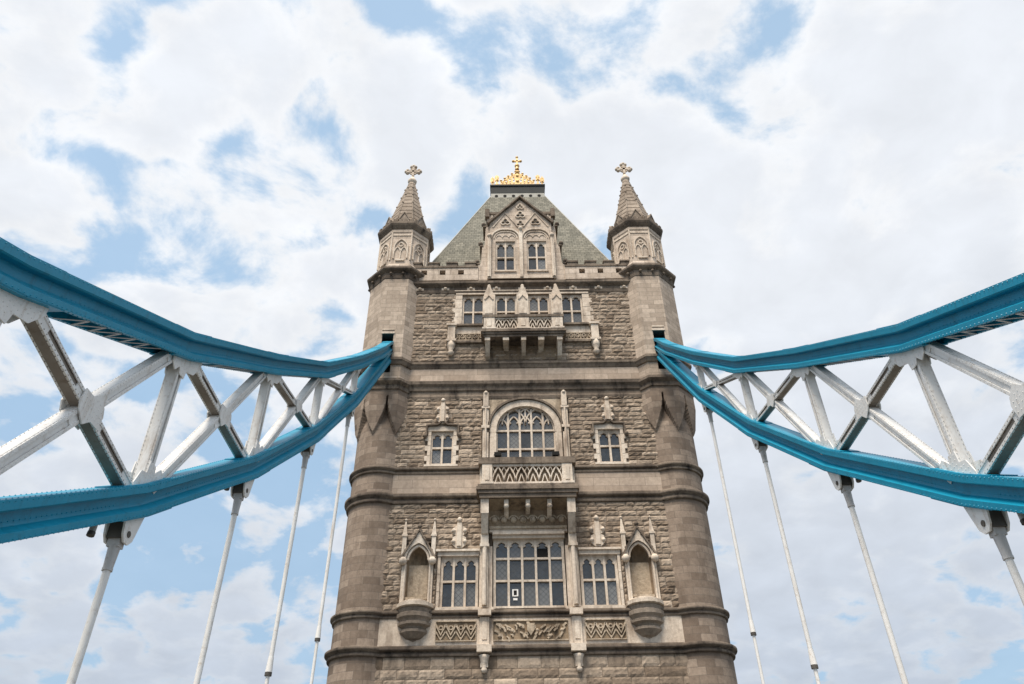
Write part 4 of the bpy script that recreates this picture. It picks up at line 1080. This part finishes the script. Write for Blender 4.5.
    def plate(name, poly, t=.31, mat='white', holes=None):     # gusset plates on both sides; poly in (y,z)
        b = MB()
        for s in (-1, 1):
            xa = X+s*t/2; xb = xa+s*.03
            b.tri(poly, lambda p: (xa, p[0], p[1]), lambda p: (xb, p[0], p[1]))
            cy = sum(p[0] for p in poly)/len(poly); cz = sum(p[1] for p in poly)/len(poly)
            if cy < 24:
                ys = [p[0] for p in poly]; zs_ = [p[1] for p in poly]; st = .12
                def inside(y, z):
                    c = False
                    for k in range(len(poly)):
                        (y1_, z1_), (y2_, z2_) = poly[k], poly[k-1]
                        if (z1_ > z) != (z2_ > z) and y < (y2_-y1_)*(z-z1_)/(z2_-z1_)+y1_: c = not c
                    return c
                for a_ in range(int((max(ys)-min(ys))/st)+1):
                    for c_ in range(int((max(zs_)-min(zs_))/st)+1):
                        yy, zz = min(ys)+.05+a_*st, min(zs_)+.05+c_*st
                        if all(inside(yy+u_, zz+v_) for u_, v_ in ((.04, .04), (-.04, .04), (.04, -.04), (-.04, -.04))):
                            rivet(b, Vector((xb, yy, zz)), Vector((0, 1, 0)), Vector((0, 0, 1)), Vector((s, 0, 0)), .017)
        return cp(b, name, mat)
    W3 = ('white', 'white', 'channel_brown'); S3 = ('white', 'white', 'white'); G3 = ('white', 'channel_brown', 'channel_brown')
    for i in range(2, len(NY)-1):
        y0 = NY[i]; y1 = NY[i+1]
        T0 = Vector((X, y0, TOPZ[y0]-2*half(TOPZ, y0, HT))); B0 = Vector((X, y0, BOTZ[y0]+2*half(BOTZ, y0, HB)))
        gap = T0.z-B0.z
        sc = min(1.0, max(.5, gap/3.6))
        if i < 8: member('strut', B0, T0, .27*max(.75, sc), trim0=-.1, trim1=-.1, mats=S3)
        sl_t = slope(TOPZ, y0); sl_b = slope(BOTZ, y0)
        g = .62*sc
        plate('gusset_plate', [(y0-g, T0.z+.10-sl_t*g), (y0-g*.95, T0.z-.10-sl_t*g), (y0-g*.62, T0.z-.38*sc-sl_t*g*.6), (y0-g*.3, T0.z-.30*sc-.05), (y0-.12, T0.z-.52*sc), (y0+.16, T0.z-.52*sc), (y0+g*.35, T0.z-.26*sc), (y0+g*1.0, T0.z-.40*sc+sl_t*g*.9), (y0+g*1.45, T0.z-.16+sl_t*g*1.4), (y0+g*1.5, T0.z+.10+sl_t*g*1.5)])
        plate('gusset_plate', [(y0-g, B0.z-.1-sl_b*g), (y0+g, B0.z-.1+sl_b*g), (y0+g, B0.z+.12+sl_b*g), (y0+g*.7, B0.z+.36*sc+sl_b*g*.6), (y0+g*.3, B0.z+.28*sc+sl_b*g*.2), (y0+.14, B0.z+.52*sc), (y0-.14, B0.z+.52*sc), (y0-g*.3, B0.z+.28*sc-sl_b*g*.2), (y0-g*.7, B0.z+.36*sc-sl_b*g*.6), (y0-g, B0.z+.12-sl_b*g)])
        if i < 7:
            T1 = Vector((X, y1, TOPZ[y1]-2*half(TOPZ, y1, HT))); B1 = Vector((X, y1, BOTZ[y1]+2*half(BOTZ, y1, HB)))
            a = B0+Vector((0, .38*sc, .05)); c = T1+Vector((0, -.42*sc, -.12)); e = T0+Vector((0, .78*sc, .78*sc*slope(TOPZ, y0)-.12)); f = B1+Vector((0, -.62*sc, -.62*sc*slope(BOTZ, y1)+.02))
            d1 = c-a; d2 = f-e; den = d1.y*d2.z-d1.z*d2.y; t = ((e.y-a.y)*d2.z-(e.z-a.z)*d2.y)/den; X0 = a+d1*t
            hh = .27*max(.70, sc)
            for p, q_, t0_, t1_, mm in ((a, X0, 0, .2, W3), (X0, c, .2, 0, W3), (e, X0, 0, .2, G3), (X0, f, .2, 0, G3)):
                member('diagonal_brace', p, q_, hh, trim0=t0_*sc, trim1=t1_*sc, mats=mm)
            u1 = d1.normalized(); u2 = d2.normalized(); r_ = hh/2+.02
            n1 = Vector((1, 0, 0)).cross(u1); n2 = Vector((1, 0, 0)).cross(u2)
            pts = []
            for dv, nv in ((u1, n1), (-u2, n2), (-u1, n1), (u2, n2)):
                for s in (-1, 1): pts.append(X0+dv*(.42*sc)+nv*(s*r_))
            pts.sort(key=lambda p: math.atan2(p.z-X0.z, p.y-X0.y))
            out = []
            for k in range(8):                 # concave sides between the arms
                p, q_ = pts[k], pts[(k+1) % 8]; out.append((p.y, p.z))
                if (p-q_).length > 2*r_+.02: m_ = (p+q_)/2+(X0-(p+q_)/2)*.28; out.append((m_.y, m_.z))
            plate('crossing_plate', out, t=.325)
    # hanger lugs beneath the lower chord, and drain spouts
    for i in range(2, 8):
        y = NY[i]-.2; sb = slope(BOTZ, NY[i]); zb = BOTZ[NY[i]]-.2*sb
        k = .8 if i < 6 else .7
        zz = lambda q: zb+(q-y)*sb+.06
        b = MB()
        for s in (-1, 1):
            xa = X+s*.17; xc = xa+s*.045
            b.tri([(y-.36*k, zz(y-.36*k)), (y+.62*k, zz(y+.62*k)), (y+.30*k, zb-.55*k), (y+.12*k, zb-.72*k), (y-.12*k, zb-.72*k), (y-.26*k, zb-.55*k)], lambda p: (xa, p[0], p[1]), lambda p: (xc, p[0], p[1]))
        cp(b, 'lug', 'white')
        b = MB(); b.tube((X-.235, y, zb-.46*k), (X+.235, y, zb-.46*k), .07, n=10); b.box(X-.165, X+.165, y-.2*k, y+.2*k, zb-.62*k, zb+.08); cp(b, 'pin_block', 'steel')
        if i < 7:
            b = MB(); b.tube((X-.02, y-.95, zb-.1), (X-.02, y-.97, zb-.72), .07, n=10); b.tube((X-.02, y-.97, zb-.72), (X-.02, y-.98, zb-.80), .08, n=10, mi=1); cp(b, 'drain_spout', ('grey', 'steel'))
    return root
chain(-1, 'blue steel suspension chain with white cross bracing running from the left turret')
chain(1, 'blue steel suspension chain with white cross bracing running from the right turret')

# ------------------------------------------------------------------ hanger rods
def hanger(sx, i, zc, label):
    X = CX*sx; y = NY[i]-.2; k = .8 if i < 6 else .7; zt = BOTZ[NY[i]]-.2*slope(BOTZ, NY[i])-.38*k
    root = tag(empty('hanger_rod', (X, y, 0.0)), label, 'hanger rod', 'white hanger rods below the suspension chains')
    off = -Vector((X, y, 0))
    b = MB(); b.tube((X, y, 0.1), (X, y, zc-.1), .066, n=16); b.tube((X, y, zc), (X, y, zt-.8), .080, n=16); o = b.build('rod', M['white'], root); o.location = off
    b = MB(); b.tube((X, y, zt-.8), (X, y, zt-.35), .10, .125, n=14); b.box(X-.13, X+.13, y-.11, y+.11, zt-.36, zt+.02); b.tube((X, y, zt-.86), (X, y, zt-.80), .108, n=14); o = b.build('clevis', M['grey'], root); o.location = off
    b = MB(); b.tube((X, y, zc-.12), (X, y, zc), .12, n=14); b.tube((X, y, zc), (X, y, zc+.5), .12, .09, n=14, mi=1); o = b.build('collar', [M['steel'], M['white']], root); o.location = off
    b = MB(); b.box(X-.2, X+.2, y-.25, y+.25, -.3, .12); o = b.build('deck_anchor', M['blue'], root); o.location = off
places = {7: ('nearest the turret', 11.05), 6: ('second from the turret', 8.25), 5: ('third from the turret', 3.2), 4: ('fourth and largest from the turret', 3.0)}
for sx, sd_ in ((-1, 'left'), (1, 'right')):
    for i, (w, zc) in places.items():
        hanger(sx, i, zc, 'white steel hanger rod under the %s chain, %s' % (sd_, w))
    hanger(sx, 3, 2.0, 'white steel hanger rod under the %s chain, beyond the picture edge' % sd_)

# ------------------------------------------------------------------ small things on the tower
for sx, w in ((-1, 'left'), (1, 'right')):
    x = sx*1.78; y = FY-1.3; z = 23.74
    root = tag(empty('floodlight', (x, y, z)), 'small black floodlight on the %s end of the lower balcony coping' % w, 'floodlight', 'floodlights on the lower balcony')
    off = -Vector((x, y, z))
    b = MB(); b.face_poly([(x-.20, z+.10), (x+.20, z+.10), (x+.20, z+.34), (x-.20, z+.34)], y-.1, y+.16); b.box(x-.22, x+.22, y-.14, y-.1, z+.08, z+.36); o = b.build('housing', M['dark'], root, bevel=.02); o.location = off
    b = MB(); b.box(x-.25, x-.22, y-.03, y+.05, z, z+.26); b.box(x+.22, x+.25, y-.03, y+.05, z, z+.26); b.box(x-.22, x+.22, y-.03, y+.05, z, z+.03); o = b.build('bracket', M['steel'], root); o.location = off
b = MB(); x, y, z = -.82, FY+.205, 15.95
b.stroke([(x-.13, z-.17), (x+.13, z-.17), (x+.13, z+.17), (x-.13, z+.17)], .10, y-.03, y, closed=True); b.box(x-.085, x+.085, y-.015, y+.005, z-.125, z+.125, mi=1); b.box(x-.12, x+.12, y-.03, y, z-.42, z-.30)
o = b.build('window_notice', [M['white'], M['dark']]); tag(o, 'small white framed square notice with dark centre in the wide lower window', 'notice')
